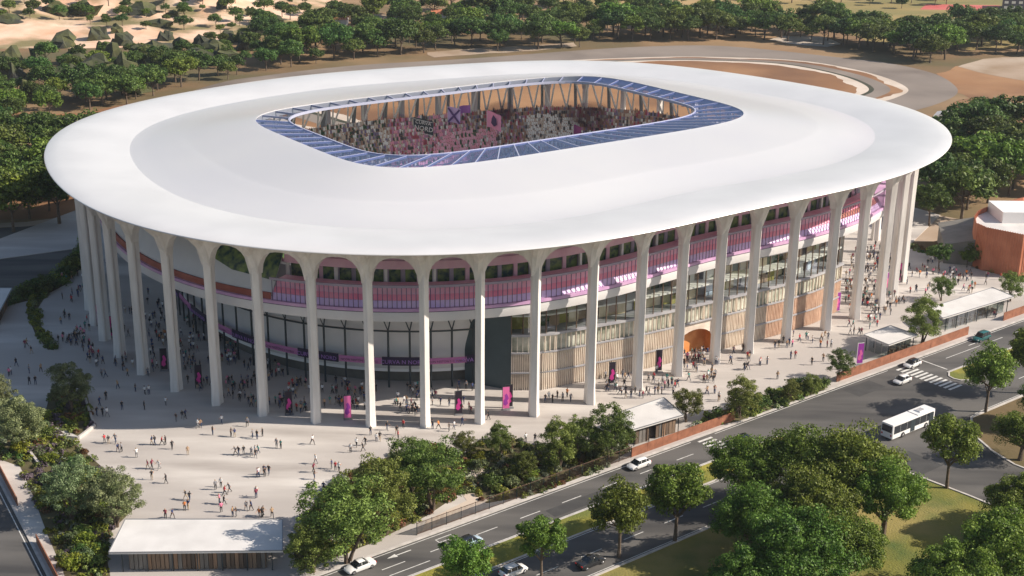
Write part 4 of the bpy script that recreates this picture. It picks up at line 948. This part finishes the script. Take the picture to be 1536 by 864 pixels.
def fencerun(A, B, label, h=2.0):
    c = (A+B)/2; e = empty('slatted_fence', c); L = (B-A).length; n = int(L/2.6); d = (B-A).normalized()
    for k in range(n+1):
        p = A+d*(L*k/n)-c; mb = MB(); mb.bar(p, p+Vector((0, 0, h+.15)), .1); mb.build('fence_post', darkst, e)
        if k < n:
            mb = MB()
            for q in range(11): pp = p+d*(L/n*(q+.8)/12); mb.bar(pp+Vector((0, 0, .2)), pp+Vector((0, 0, h+.08)), .05, .12)
            tag(mb.build('fence_slats', fencem, e), kind='stuff')
    for z in (.22, h):
        mb = MB(); mb.bar(A-c+Vector((0, 0, z)), B-c+Vector((0, 0, z)), .07); mb.build('fence_rail', fencem, e)
    tag(e, label, 'fence')
fencerun(S(99.5, 149.5, .12), S(143.4, 149.6, .12), 'brown slatted fence along the pavement, left of the solid rust wall')
def wrun2(a, b, label, h=1.5):
    c = (a+b)/2; e = empty('timber_wall', c); n = max(1, int((b-a).length/1.6))
    for k in range(n):
        mb = MB(); mb.bar((a-c).lerp(b-c, (k+.02)/n)+Vector((0, 0, h/2)), (a-c).lerp(b-c, (k+.97)/n)+Vector((0, 0, h/2)), .14, h); mb.build('wall_panel', corten, e)
    tag(e, label, 'wall')
wrun2(LR(-30, .9), LR(9, .9), 'rust brown roadside wall at left edge, upper piece'); wrun2(LR(22, .9), LR(38, .9), 'rust brown roadside wall at left edge, lower piece beside the yellow line')
# terracotta building, shed, hut, far buildings
def bld(name, pts, h, m, rm, label, roofz=None, cat='building', parts=None):
    c = sum(pts, Vector())/len(pts); e = empty(name, (c.x, c.y, 0)); q = [p-c for p in pts]
    mb = MB()
    for a, b in zip(q, q[1:]+q[:1]): mb.face([(a.x, a.y, 0), (b.x, b.y, 0), (b.x, b.y, h), (a.x, a.y, h)])
    mb.build('wall', m, e); mb = MB(); mb.face([(p.x, p.y, (roofz or h)) for p in q]); mb.build('roof', rm, e); tag(e, label, cat); return e, q
HT = 11.0
def GTB(px, py): return G(px, py, HT)
tp = [GTB(1462, 324), GTB(1468, 316), GTB(1482, 310), GTB(1536, 296), GTB(1620, 276), GTB(1680, 330), GTB(1536, 352), GTB(1480, 341), GTB(1464, 334)]
tp = [Vector((p.x, p.y, 0)) for p in tp]
e, q = bld('terracotta_building', tp, HT, terrac, roofw, 'terracotta ribbed building with rounded corner and white roof plant', 9.8)
for k, (a, b) in enumerate(zip(q, q[1:]+q[:1])):
    L = (b-a).length; n = int(L/.6); d = (b-a).normalized(); o_ = Vector((d.y, -d.x, 0))
    mb = MB()
    for i in range(n): p = a+d*(i+.5)*.6; mb.bar(p+Vector((0, 0, 1.2)), p+Vector((0, 0, HT+.1)), .2, .2)
    if n: tag(mb.build('ribbed_cladding', terrac, e), kind='stuff')
c_ = G(1542, 325, 11); c_ = Vector((c_.x, c_.y, 0))-e.location; mb = MB(); mb.box(c_.x-7, c_.x+12, c_.y-2, c_.y+9, 9.7, 12.6); mb.build('roof_plant_room', steel, e)
mb = MB(); mb.box(c_.x+1, c_.x+4, c_.y-2.1, c_.y-1.9, 10.2, 11.6); mb.build('plant_room_window', wind, e)
shed = mat('grey_shed_cladding', (.17, .16, .145), (.23, .22, .20), .3, rough=.8)
e = empty('grey_shed', G(1436, 392)); mb = MB()
A = Vector((-4.2, -2, 0)); B = Vector((6.5, -5, 0)); Cc = Vector((11, 14, 0)); D = Vector((0, 17, 0))
for a, b in ((A, B), (B, Cc), (Cc, D), (D, A)): mb.face([a, b, b+Vector((0, 0, 7)), a+Vector((0, 0, 5 if a in (A, D) else 7))]) if False else mb.face([a, b, b+Vector((0, 0, 8.0 if b in (B, Cc) else 5.0)), a+Vector((0, 0, 8.0 if a in (B, Cc) else 5.0))])
mb.build('wall', shed, e); mb = MB(); mb.face([A+Vector((-.3, -.3, 5.0)), B+Vector((.3, -.3, 8.05)), Cc+Vector((.3, .3, 8.05)), D+Vector((-.3, .3, 5.0))]); mb.build('roof', shed, e)
tag(e, 'dark grey sloping-roofed shed left of the terracotta building', 'shed')
e, q = bld('hut', [G(1398, 190), G(1414, 186), G(1422, 180), G(1404, 183)], 4.0, greyst, ledge, 'small dark hut with pale roof beyond the stadium\'s right rim', cat='hut')
e, q = bld('long_building', [G(1503, 17), G(1600, 19), G(1600, 10), G(1503, 9)], 8, mat('slate_wall', (.10, .10, .13), rough=.7), ledge, 'dark long building at the top right corner')
for k in range(9):
    for z in (1.6, 4.6):
        a = q[0].lerp(q[1], (k+.2)/9); b = q[0].lerp(q[1], (k+.75)/9); mb = MB(); mb.face([(a.x, a.y-.1, z), (b.x, b.y-.1, z), (b.x, b.y-.1, z+1.5), (a.x, a.y-.1, z+1.5)]); mb.build('window', steel, e)
sheet('red_sports_pitch', gp([(1390, 6), (1500, 8), (1496, 16), (1380, 14)]), -.05, mat('red_court', (.50, .10, .09), (.58, .16, .13), .05, rough=.8, coord='World'))
for k, (x, y, w) in enumerate(((152, 7, 0), (475, 30, 0), (505, 32, 0), (548, 28, 0))):
    pass
hb = mat('orange_tile', (.50, .16, .08), (.60, .22, .12), .5, rough=.8)
for (x, y, w, lab) in ((502, 36, 7, 'low orange-tiled house among trees at top left of centre'), (672, 28, 9, 'orange-tiled house in the clearing at top centre'), (610, 26, 5, 'small orange-tiled hut left of the top centre clearing')):
    c = G(x, y); e = empty('house', c); mb = MB(); mb.box(-w, w, -4, 4, 0, 3); mb.build('wall', roofw, e); mb = MB()
    mb.face([(-w-.4, -4.5, 2.95), (w+.4, -4.5, 2.95), (w+.4, 0, 5.2), (-w-.4, 0, 5.2)]); mb.face([(w+.4, 4.5, 2.95), (-w-.4, 4.5, 2.95), (-w-.4, 0, 5.2), (w+.4, 0, 5.2)]); mb.build('roof', hb, e); tag(e, lab, 'house')

# ---- banners on the plaza
bD = mat('banner_black', (.02, .012, .025), rough=.7); bM = mat('banner_magenta', (.62, .04, .28), rough=.6); bP = mat('banner_pink', (.80, .16, .42), rough=.6); bV = mat('banner_violet', (.36, .04, .38), rough=.6)
BN = [(247, 556, 'black banner with magenta figure, leftmost of the black ones', 'D'), (299, 582, 'black banner with magenta figure between the fifth and seventh columns', 'D'), (434, 622, 'black banner with magenta figure between the eighth and ninth columns', 'D'), (522, 629, 'bright pink banner with violet figure between the ninth and tenth columns', 'P'), (688, 622, 'black banner with magenta figure between the eleventh and twelfth columns', 'D'), (759, 615, 'pink banner standing before the dark end wall', 'P'), (764, 612, 'dark banner right behind the pink one by the end wall', 'D'),
 (918, 577, 'dark banner right of the fourteenth column', 'D'), (988, 558, 'dark banner left of the orange entrance', 'D'), (1203, 488, 'black banner before the timber part of the facade', 'D'), (1255, 468, 'violet banner at right corner of the facade', 'V'), (1330, 437, 'violet banner beside the third column from right', 'V'), (1348, 423, 'magenta banner beside the last column on the right', 'M'), (1335, 368, 'violet banner far behind the last right columns', 'V'), (1313, 352, 'magenta banner furthest back at right', 'M'), (1289, 547, 'violet banner on a white pole by the square canopy', 'V'),
 (148, 488, 'pink banner at the foot of the second column from left', 'P'), (170, 506, 'magenta banner right of the third column from left', 'M')]
for x, y, lab, kd in BN:
    p = G(x, y, .12); e = empty('banner', p, R(12)); b_, f_ = {'D': (bD, bM), 'P': (bP, bV), 'V': (bV, bP), 'M': (bM, bD)}[kd]
    mb = MB(); mb.box(-.62, .62, -.03, .03, .35, 4.6); mb.build('banner_cloth', b_, e)
    mb = MB(); mb.box(-.74, -.66, -.05, .05, 0, 4.75); mb.box(-.74, .66, -.04, .04, 4.62, 4.7); mb.build('banner_pole', steel if kd == 'V' else darkst, e)
    mb = MB(); pts = [(-.5, 1.2), (-.1, .9), (.35, 1.3), (.2, 1.9), (.5, 2.3), (.3, 2.9), (.05, 3.3), (-.25, 3.0), (-.15, 2.4), (-.45, 1.9)]; mb.face([(a, -.05, z) for a, z in pts]); mb.build('banner_figure', f_, e)
    mb = MB(); mb.box(-.8, .8, -.4, .4, 0, .08); mb.build('base_plate', greyst, e)
    tag(e, lab, 'banner', 'banners standing on the plaza')

# ================================================================== VEHICLES
def wheel(parent, x, y, r=.34, w=.24):
    sg = 1 if y > 0 else -1
    mb = MB(); n = 16
    ring = [(r*math.cos(2*math.pi*k/n), r*math.sin(2*math.pi*k/n)) for k in range(n)]
    mb.grid([[(a*f, o_, b) if False else (a*f, o_*sg, b*f) for a, b in ring] for f, o_ in ((.6, -w/2), (1, -w/2+.03), (1, w/2-.03), (.62, w/2))], None, True)
    o = mb.build('wheel', rubber, parent); o.location = (x, y, r)
    mb = MB(); mb.face([(a*.62, sg*(w/2-.02), b*.62) for a, b in ring]); 
    for k in range(5):
        t = 2*math.pi*k/5; mb.bar((0, sg*w/2, 0), (r*.58*math.cos(t), sg*w/2, r*.58*math.sin(t)), .07)
    mb.build('rim', chrome, o)
def car(p, ang, paint, label, L=4.4, Wd=1.82, Hh=1.5, kind='hatch', roofdark=False):
    e = empty('car', (p.x, p.y, p.z+.012), ang)
    hl = L/2; hw = Wd/2
    # body: stations (x, half width, z sill, z shoulder, z deck)
    st = [(-hl, .78*hw, .38, .62, .66), (-hl+.12, .92*hw, .28, .80, .90), (-hl+.55, hw, .22, .86, .98), (-.9, hw, .2, .88, .98), (.2, hw, .2, .87, .96), (.95, hw, .2, .84, .94), (hl-.75, .98*hw, .22, .74, .84), (hl-.2, .88*hw, .26, .62, .68), (hl, .66*hw, .36, .52, .54)]
    mb = MB(); rows = []
    for x, w, z0, z1, z2 in st: rows.append([(x, -w*.9, z0), (x, -w, z0+.15), (x, -w, z1), (x, -w*.86, z2), (x, 0, z2+.03), (x, w*.86, z2), (x, w, z1), (x, w, z0+.15), (x, w*.9, z0)])
    mb.grid(rows); mb.face(rows[0]); mb.face(rows[-1]); mb.build('body', paint, e, smooth=True, auto=35)
    back = -hl+(.35 if kind == 'hatch' else 1.0 if kind == 'sedan' else .2)
    g = [(back, .84*hw, .94, .94), (back+(.45 if kind != 'sedan' else .8), .74*hw, Hh-.07, .96), (-.2, .74*hw, Hh, .96), (.45, .72*hw, Hh-.06, .96), (1.25, .80*hw, .93, .93)]
    mb = MB(); rows = []
    for x, w, zt, zb in g: rows.append([(x, -hw*.88, zb-.02), (x, -w, zt), (x, w, zt), (x, hw*.88, zb-.02)])
    mb.grid(rows); mb.build('windows', carglass, e, smooth=False)
    mb = MB(); rr = [(x, w, zt) for x, w, zt, zb in g[1:4]]; mb.grid([[(x, -w*1.01, z-.05), (x, -w*.96, z+.025), (x, w*.96, z+.025), (x, w*1.01, z-.05)] for x, w, z in rr]); mb.build('roof', carglass if roofdark else paint, e, smooth=True)
    mb = MB()
    for s_ in (-1, 1):
        for x in (.12, -.95): mb.bar((x, s_*hw*.885, .95), (x-.04, s_*hw*.755, Hh-.05), .07)
    mb.build('door_pillar', paint, e)
    for s_ in (-1, 1):
        mb = MB(); mb.hull8([(hl-.28, s_*hw*.5, .56), (hl-.06, s_*hw*.5, .54), (hl-.12, s_*hw*.84, .56), (hl-.34, s_*hw*.86, .58), (hl-.3, s_*hw*.5, .70), (hl-.1, s_*hw*.5, .64), (hl-.15, s_*hw*.82, .66), (hl-.36, s_*hw*.86, .72)]); mb.build('headlight', lampw, e)
        mb = MB(); mb.box(-hl-.01, -hl+.16, min(s_*hw*.55, s_*hw*.88), max(s_*hw*.55, s_*hw*.88), .68, .84); mb.build('tail_light', lampr, e)
        mb = MB(); mb.box(.82, .98, min(s_*hw*.98, s_*hw*1.14), max(s_*hw*.98, s_*hw*1.14), .92, 1.06); mb.build('mirror', paint, e)
        for x in (hl-.85, -hl+.85): wheel(e, x, s_*(hw-.1))
    tag(e, label, 'car', 'cars on the main road'); return e
pw = mat('white_car_paint', (.78, .78, .78), rough=.22, spec=.6); pk = mat('black_car_paint', (.02, .022, .026), rough=.18, spec=.7); pt = mat('teal_car_paint', (.02, .11, .11), rough=.2, spec=.7); pr = mat('red_car_paint', (.45, .03, .03), rough=.2, spec=.7); pb = mat('pale_blue_car_paint', (.42, .55, .66), rough=.2, spec=.7); pn = mat('navy_car_paint', (.02, .05, .10), rough=.2, spec=.7)
FWDA = RA; BWD = RA+math.pi
car(S(87.6, 146.5), BWD, pw, 'white saloon car nearest the bottom edge of the road', kind='sedan', L=4.7)
car(S(104.2, 142.6), FWDA, pb, 'pale blue car with dark roof beside the median, half hidden by a tree', roofdark=True)
car(S(142.2, 146.4), BWD, pw, 'white hatchback driving alone in the lane beside the rust wall')
car(S(162.8, 142.4), BWD, pk, 'black and white car by the left zebra crossing beside the large grove', roofdark=True)
car(S(208.2, 142.4), BWD, pw, 'white hatchback just before the right zebra crossing', L=4.1)
car(S(216.8, 146.4), BWD, pw, 'white car with black roof standing on the right zebra crossing', roofdark=True, L=4.1)
car(S(241.0, 146.8), BWD, pt, 'dark teal off-road car at right beside the end of rust wall', L=4.9, Wd=1.95, Hh=1.75, kind='suv')
car(S(115.0, 127.4), FWDA, pk, 'black saloon with red tail lights on the lower carriageway', kind='sedan', L=4.7)
car(S(139.4, 132.3), FWDA, pr, 'red car behind a roadside tree on the lower carriageway')
car(S(104.5, 132.2), FWDA, pw, 'white car glimpsed through the roadside tree on the lower carriageway')
car(LR(37, -5.0)+Vector((0, 0, .01)), math.atan2(ld.y, ld.x), pn, 'navy car in the bottom left corner of the side road')['group'] = 'cars on the side road'
# bus
def bus(p, ang, label):
    L, hw, Hh = 12.2, 1.28, 3.05; hl = L/2; e = empty('bus', p, ang)
    mb = MB(); rows = []
    for x, k in ((-hl, .93), (-hl+.15, 1), (hl-.25, 1), (hl, .92)):
        w = hw*k; rows.append([(x, -w, .35), (x, -w, 1.25), (x, -w, Hh-.25), (x, -w*.93, Hh-.04), (x, w*.93, Hh-.04), (x, w, Hh-.25), (x, w, 1.25), (x, w, .35)])
    mb.grid(rows); mb.face(rows[0]); mb.face(rows[-1]); mb.build('body', pw, e, smooth=True, auto=30)
    for s_ in (-1, 1):
        nwin = 6
        for k in range(nwin):
            x0 = -hl+.35+k*(L-1.0)/nwin; x1 = x0+(L-1.0)/nwin-.06; low = 1.2
            mb = MB(); mb.box(x0, x1, min(s_*(hw-.01), s_*(hw+.015)), max(s_*(hw-.01), s_*(hw+.015)), low, Hh-.34); mb.build('window', carglass, e)
        if s_ == -1:
            for x0 in (-1.0, 4.4):
                mb = MB(); mb.box(x0, x0+1.25, -hw-.03, -hw-.012, .42, Hh-.4); mb.build('door', darkst, e)
        for x in (hl-2.5, -hl+3.0):
            mb = MB(); n = 12; mb.face([(x+.62*math.cos(math.pi*k/n), s_*(hw+.012), .36+.62*math.sin(math.pi*k/n)) for k in range(n+1)]); mb.build('wheel_arch', darkst, e); wheel(e, x, s_*(hw-.08), .48, .3)
        mb = MB(); mb.box(-hl-.03, -hl, min(s_*.8, s_*1.1), max(s_*.8, s_*1.1), .8, 1.1); mb.build('tail_light', lampr, e)
    mb = MB(); mb.box(-hl-.02, -hl+.01, -1.05, 1.05, 1.45, 2.7); mb.build('rear_window', carglass, e)
    mb = MB(); mb.box(hl-.01, hl+.03, -1.1, 1.1, 1.0, 2.75); mb.build('windscreen', carglass, e)
    mb = MB(); mb.box(1.0, 1.12, -1.2, 1.2, Hh-.05, Hh+.02); mb.build('roof_seam', greyst, e)
    mb = MB(); mb.hull8([(2.2, -.7, Hh-.04), (4.4, -.7, Hh-.04), (4.4, .7, Hh-.04), (2.2, .7, Hh-.04), (2.35, -.6, Hh+.16), (4.25, -.6, Hh+.16), (4.25, .6, Hh+.16), (2.35, .6, Hh+.16)]); mb.build('roof_unit', steel, e)
    mb = MB(); [mb.box(2.5+.4*k, 2.7+.4*k, -.5, .5, Hh+.16, Hh+.18) for k in range(4)]; mb.build('roof_vent', greyst, e)
    tag(e, label, 'bus')
bus(S(190.8, 128.3, .012), RA, 'white city bus with black window band crossing the junction')

# ================================================================== PEOPLE
def body_mesh(stride, arm, bend, seed, width=1.0):
    J = {}; E_ = []; Rd = {}
    def v(n, p, r): J[n] = p; Rd[n] = r
    s = stride
    v('pelvis', (0, 0, .93), .125); v('waist', (0.0, 0, 1.08), .115); v('chest', (.02+bend, 0, 1.30), .15); v('neckb', (.03+bend*1.3, 0, 1.47), .07); v('neck', (.04+bend*1.5, 0, 1.54), .055); v('head', (.06+bend*1.7, 0, 1.63), .095); v('crown', (.05+bend*1.8, 0, 1.72), .075)
    E_ += [('pelvis', 'waist'), ('waist', 'chest'), ('chest', 'neckb'), ('neckb', 'neck'), ('neck', 'head'), ('head', 'crown')]
    for q, sg in (('l', 1), ('r', -1)):
        f = s*sg
        v('hip'+q, (0, .10*sg*width, .88), .095); v('knee'+q, (.16*f+.05, .11*sg, .49), .065); v('ankle'+q, (.30*f-.05*abs(f), .11*sg, .09), .042); v('toe'+q, (.30*f+.14, .12*sg, .04), .035)
        E_ += [('pelvis', 'hip'+q), ('hip'+q, 'knee'+q), ('knee'+q, 'ankle'+q), ('ankle'+q, 'toe'+q)]
        a = arm*sg
        v('sh'+q, (.02+bend, .19*sg*width, 1.42), .06); v('el'+q, (-.14*f+a*.05+bend, .25*sg*width, 1.14), .043); v('ha'+q, (-.26*f+.12+abs(arm)*.2+bend, .25*sg, .92+abs(arm)*.35), .034); v('fi'+q, (-.28*f+.16+abs(arm)*.25+bend, .25*sg, .84+abs(arm)*.42), .028)
        E_ += [('chest', 'sh'+q), ('sh'+q, 'el'+q), ('el'+q, 'ha'+q), ('ha'+q, 'fi'+q)]
    ks = list(J); me = bpy.data.meshes.new('sk'); me.from_pydata([J[k] for k in ks], [(ks.index(a), ks.index(b)) for a, b in E_], []); o = bpy.data.objects.new('sk', me); col.objects.link(o)
    o.modifiers.new('s', 'SKIN'); me = o.data
    for i, k in enumerate(ks): me.skin_vertices[0].data[i].radius = (Rd[k]*(1.25 if k in ('pelvis', 'waist', 'chest') else 1), Rd[k]); 
    me.skin_vertices[0].data[0].use_root = True
    sb = o.modifiers.new('u', 'SUBSURF'); sb.levels = 1; sb.render_levels = 1
    dg = bpy.context.evaluated_depsgraph_get(); r = bpy.data.meshes.new_from_object(o.evaluated_get(dg)); bpy.data.objects.remove(o)
    r.name = 'person'; r.materials.clear()
    for m in (hairm, hairm, skin, hairm, hairm): r.materials.append(m)      # 0 shoes 1 trousers 2 skin 3 hair 4 top
    for p in r.polygons:
        c = p.center; z = c.z; hx = c.x-(.06+bend*1.7)
        arm_ = abs(c.y) > .215 and z < 1.12+.3*arm
        if z < .10: k = 0
        elif arm_ and .7 < z: k = 2
        elif z < .97: k = 1
        elif z < 1.485: k = 4
        elif z > 1.66 or (hx < -.03 and z > 1.52): k = 3
        else: k = 2
        p.material_index = k; p.use_smooth = True
    return r
POSES = [(body_mesh(0.0, 0.1, 0, 0), 'standing'), (body_mesh(.9, 0, .03, 1), 'walking'), (body_mesh(-.8, .1, .03, 2), 'walking'), (body_mesh(1.2, .3, .06, 3), 'striding'), (body_mesh(.15, .9, .02, 4), 'standing'), (body_mesh(0.1, .5, 0, 5, .9), 'standing')]
TOPS = [('black', (.02, .02, .025), 8), ('white', (.72, .72, .72), 4), ('grey', (.22, .22, .24), 3), ('red', (.50, .04, .05), 1.2), ('pink', (.70, .20, .32), 1), ('navy', (.03, .05, .14), 3), ('teal', (.05, .22, .20), 1.2), ('tan', (.42, .28, .17), 2), ('orange', (.62, .20, .05), .5), ('maroon', (.20, .03, .06), 1.5)]
BOTS = [('black', (.018, .018, .022), 5), ('dark blue', (.03, .05, .11), 4), ('grey', (.20, .20, .21), 2), ('beige', (.42, .34, .25), 1)]
TM = {n: mat('top_'+n, c, rough=.8) for n, c, w in TOPS}; BMt = {n: mat('trousers_'+n.replace(' ', '_'), c, rough=.8) for n, c, w in BOTS}
HM = [hairm, mat('brown_hair', (.10, .055, .03), rough=.8), mat('fair_hair', (.32, .22, .11), rough=.8)]
fx = [PX(WLD(P(t, 0, .1))) for t in PC[:24]]
def where(x, y):
    if y > 700 and x < 460: return 'on plaza near lower left pavilion' if y > 740 else 'on sunlit plaza left of central trees'
    if x < 120: return 'on the shaded far left paving'
    if x > 1365: return 'on the far right of the plaza'
    k = min(range(24), key=lambda i: abs(fx[i][0]-x)+abs(fx[i][1]-y)*.6)
    side = 'behind' if y < fx[k][1]-8 else 'in front of' if y > fx[k][1]+14 else 'beside'
    return '%s %s column from left' % (side, ordw(k))
ppl = []; LABS = set()
rp = random.Random(3)
def person(x, y, top=None):
    for _ in range(25):
        t = top or rp.choices([a[0] for a in TOPS], [a[2] for a in TOPS])[0]; b = rp.choices([a[0] for a in BOTS], [a[2] for a in BOTS])[0]
        me, pose = rp.choice(POSES); lab = 'person in %s top, %s trousers, %s %s' % (t, b, pose, where(x, y))
        if lab not in LABS: break
    LABS.add(lab); o = link('person', me, None, G(x, y, .12), rp.uniform(0, 6.28)); s = rp.uniform(.95, 1.08)*1.04; o.scale = (s*1.08, s*1.08, s)
    for k, m in ((1, BMt[b]), (4, TM[t]), (3, rp.choice(HM))):
        o.material_slots[k].link = 'OBJECT'; o.material_slots[k].material = m
    tag(o, lab, 'person', 'people on the plaza'); ppl.append(o); return o
bx = [(x/2.3725, 500+y/2.3725) for x, y in [(345, 290), (366, 292), (383, 295), (373, 388), (387, 392), (412, 388), (420, 420), (434, 420), (487, 440), (378, 235), (355, 255), (435, 270), (482, 205), (517, 215), (530, 215), (514, 270), (527, 480), (541, 480), (567, 482), (541, 520), (592, 532), (540, 395), (552, 395), (576, 395), (590, 395), (613, 410), (628, 312), (650, 305), (660, 300), (703, 335), (715, 332), (590, 255), (757, 360), (790, 320), (822, 365), (836, 368), (669, 430), (838, 430), (850, 432), (868, 430), (895, 435), (910, 440), (880, 330), (920, 510), (942, 508), (768, 555), (787, 545), (817, 565), (799, 575), (662, 590), (675, 595), (658, 628), (671, 625), (782, 605), (797, 608), (788, 635), (828, 650), (842, 650), (876, 628), (895, 628), (912, 580), (590, 658), (614, 655), (925, 650), (936, 648), (420, 195), (455, 150), (362, 150), (376, 155), (104, 140), (146, 135), (105, 180), (127, 180), (40, 145), (33, 150), (59, 115), (95, 45), (113, 70), (90, 50), (900, 370), (915, 375), (935, 365)]]
bx += [(380+x/2.8425, 560+y/2.8425) for x, y in [(20, 440), (48, 430), (67, 428), (13, 530), (8, 345), (22, 340), (252, 300), (267, 384), (335, 405), (350, 412), (365, 418), (257, 420), (260, 450), (262, 485), (300, 500), (26, 612), (38, 612), (81, 612), (415, 335), (440, 310), (468, 330), (478, 305), (500, 260), (525, 290), (540, 285), (570, 240), (612, 260), (617, 278), (640, 230), (835, 245), (855, 235), (890, 220), (1003, 195), (765, 235), (790, 235), (100, 315), (118, 318)]]
bx += [(1136+x/2.88, 340+y/2.88) for x, y in [(12, 596), (42, 592), (87, 655), (75, 525), (92, 522), (127, 520), (143, 570), (163, 568), (235, 595), (284, 580), (210, 485), (218, 488), (238, 500), (272, 520), (275, 490), (290, 480), (300, 520), (305, 485), (318, 520), (228, 400), (246, 400), (396, 430), (400, 462), (412, 430), (415, 465), (439, 468), (449, 465), (485, 440), (508, 410), (516, 430), (510, 375), (498, 372), (545, 370), (575, 380), (607, 330), (626, 325), (660, 285), (685, 280), (668, 215), (655, 180), (688, 200), (712, 185), (720, 190), (730, 192), (735, 165), (757, 205), (770, 200), (865, 250), (868, 228), (888, 225), (903, 232), (910, 285), (926, 283), (1020, 390), (1028, 390), (640, 160), (700, 215), (730, 220)]]
bx += [(1000+x/4.8, 440+y/4.8) for x, y in [(670, 515), (722, 508), (797, 615), (480, 430), (455, 480), (465, 505), (557, 545), (575, 545), (215, 560), (160, 625), (270, 510), (165, 500), (290, 720), (345, 718), (372, 775), (265, 640), (290, 640), (318, 620), (335, 640), (350, 600), (325, 560), (45, 720), (10, 660), (60, 680), (35, 650), (300, 600), (240, 450), (200, 450), (125, 520), (360, 510)]]
bx += [(740+x/2.3725, 500+y/2.3725) for x, y in [(695, 165), (723, 135), (750, 170), (763, 160), (775, 150), (785, 165), (760, 215), (787, 210), (803, 235), (843, 105), (855, 70), (893, 130), (905, 125), (490, 230), (505, 215), (520, 225), (532, 230), (545, 215), (553, 220), (575, 215), (585, 215), (598, 215), (610, 195), (622, 190), (635, 185), (645, 200), (640, 215), (655, 190), (185, 245), (197, 235), (210, 245), (228, 230), (247, 240), (275, 240), (262, 225), (405, 205), (435, 200), (450, 215), (466, 190), (480, 160), (500, 170), (530, 150), (552, 170), (115, 385), (148, 385), (750, 110), (680, 120), (710, 100), (735, 80)]]
for x, y in bx: person(x, y+1)
# people waiting on stairs of the orange entrance and the crowd in the shade under the roof
for k in range(20): u = e0+(e1-e0)*rp.random(); w = WLD(FP(u, .12, rp.uniform(-2.5, 1.5))); x, y = PX(w); person(x, y)
n_ind = len(ppl)
rest = []
def scatter(poly, n, seed):
    r = np.random.default_rng(seed); cl = rand_in(poly, max(3, n//4), r)
    for i in range(n):
        c = cl[i % len(cl)]; rest.append((c[0]+r.normal()*7, c[1]+r.normal()*4))
scatter([(175, 500), (230, 560), (330, 600), (440, 620), (700, 622), (725, 600), (700, 580), (560, 585), (430, 560), (330, 510), (250, 450), (200, 440)], 400, 1)
scatter([(48, 500), (130, 380), (150, 500), (200, 560), (150, 580), (90, 540)], 90, 2)
scatter([(1255, 470), (1290, 480), (1340, 440), (1340, 370), (1290, 370), (1275, 400)], 230, 3)
scatter([(1345, 390), (1440, 395), (1530, 425), (1440, 440), (1360, 470), (1300, 490)], 70, 5)
scatter([(770, 600), (1010, 545), (1100, 530), (1200, 508), (1195, 520), (1010, 575), (800, 620)], 45, 4)
rest = [q for q in rest if PX(G(q[0], q[1]))]
rest.sort(key=lambda q: -q[1])
room = max(0, 300-n_ind)
for q in rest[:room]: person(*q)
# everyone beyond the first three hundred: one mesh
if rest[room:]:
    base = POSES[0][0]; cos = np.array([v.co for v in base.vertices]); polys = [list(p.vertices) for p in base.polygons]; pmi = [p.material_index for p in base.polygons]
    base2 = POSES[1][0]; cos2 = np.array([v.co for v in base2.vertices]); polys2 = [list(p.vertices) for p in base2.polygons]; pmi2 = [p.material_index for p in base2.polygons]
    mats_ = [hairm, skin]+[BMt[b[0]] for b in BOTS]+[TM[t[0]] for t in TOPS]; V = []; Fc = []; MI = []
    for x, y in rest[room:]:
        cs, pl_, pm_ = rp.choice(((cos, polys, pmi), (cos2, polys2, pmi2))); p = G(x, y, .12); a = rp.uniform(0, 6.28); Rm = np.array([[math.cos(a), -math.sin(a), 0], [math.sin(a), math.cos(a), 0], [0, 0, 1]])*1.06
        k = len(V); V += (cs@Rm.T+np.array(p)).tolist(); b = 2+rp.choices(range(len(BOTS)), [q[2] for q in BOTS])[0]; t = 2+len(BOTS)+rp.choices(range(len(TOPS)), [q[2] for q in TOPS])[0]; mp = {0: 0, 1: b, 2: 1, 3: 0, 4: t}
        for f, m_ in zip(pl_, pm_): Fc.append([k+j for j in f]); MI.append(mp[m_])
    me = bpy.data.meshes.new('people_under_roof'); me.from_pydata(V, [], Fc); [me.materials.append(m) for m in mats_]; me.polygons.foreach_set('material_index', MI)
    tag(link('people_under_roof', me), 'dense crowd of small figures in the shade between the white columns', 'crowd', kind='stuff')
print('PEOPLE', n_ind, len(ppl), len(rest))

# ------------------------------------------------------------------ haze
HAZE = 0.00006
if HAZE:
    m = bpy.data.materials.new('haze'); m.use_nodes = True; n = m.node_tree.nodes; l = m.node_tree.links; n.clear()
    o_ = n.new('ShaderNodeOutputMaterial'); v = n.new('ShaderNodeVolumePrincipled'); v.inputs['Color'].default_value = (.80, .88, 1, 1); v.inputs['Density'].default_value = HAZE; v.inputs['Anisotropy'].default_value = .2
    l.new(v.outputs[0], o_.inputs['Volume'])
    mb = MB(); mb.box(-6100, 6100, -600, 9100, -1.2, 103); o = mb.build('haze', m); tag(o, kind='stuff')
tri = sum(len(o.data.polygons) for o in bpy.data.objects if o.type == 'MESH'); print('OBJECTS', len(bpy.data.objects), 'FACES', tri)
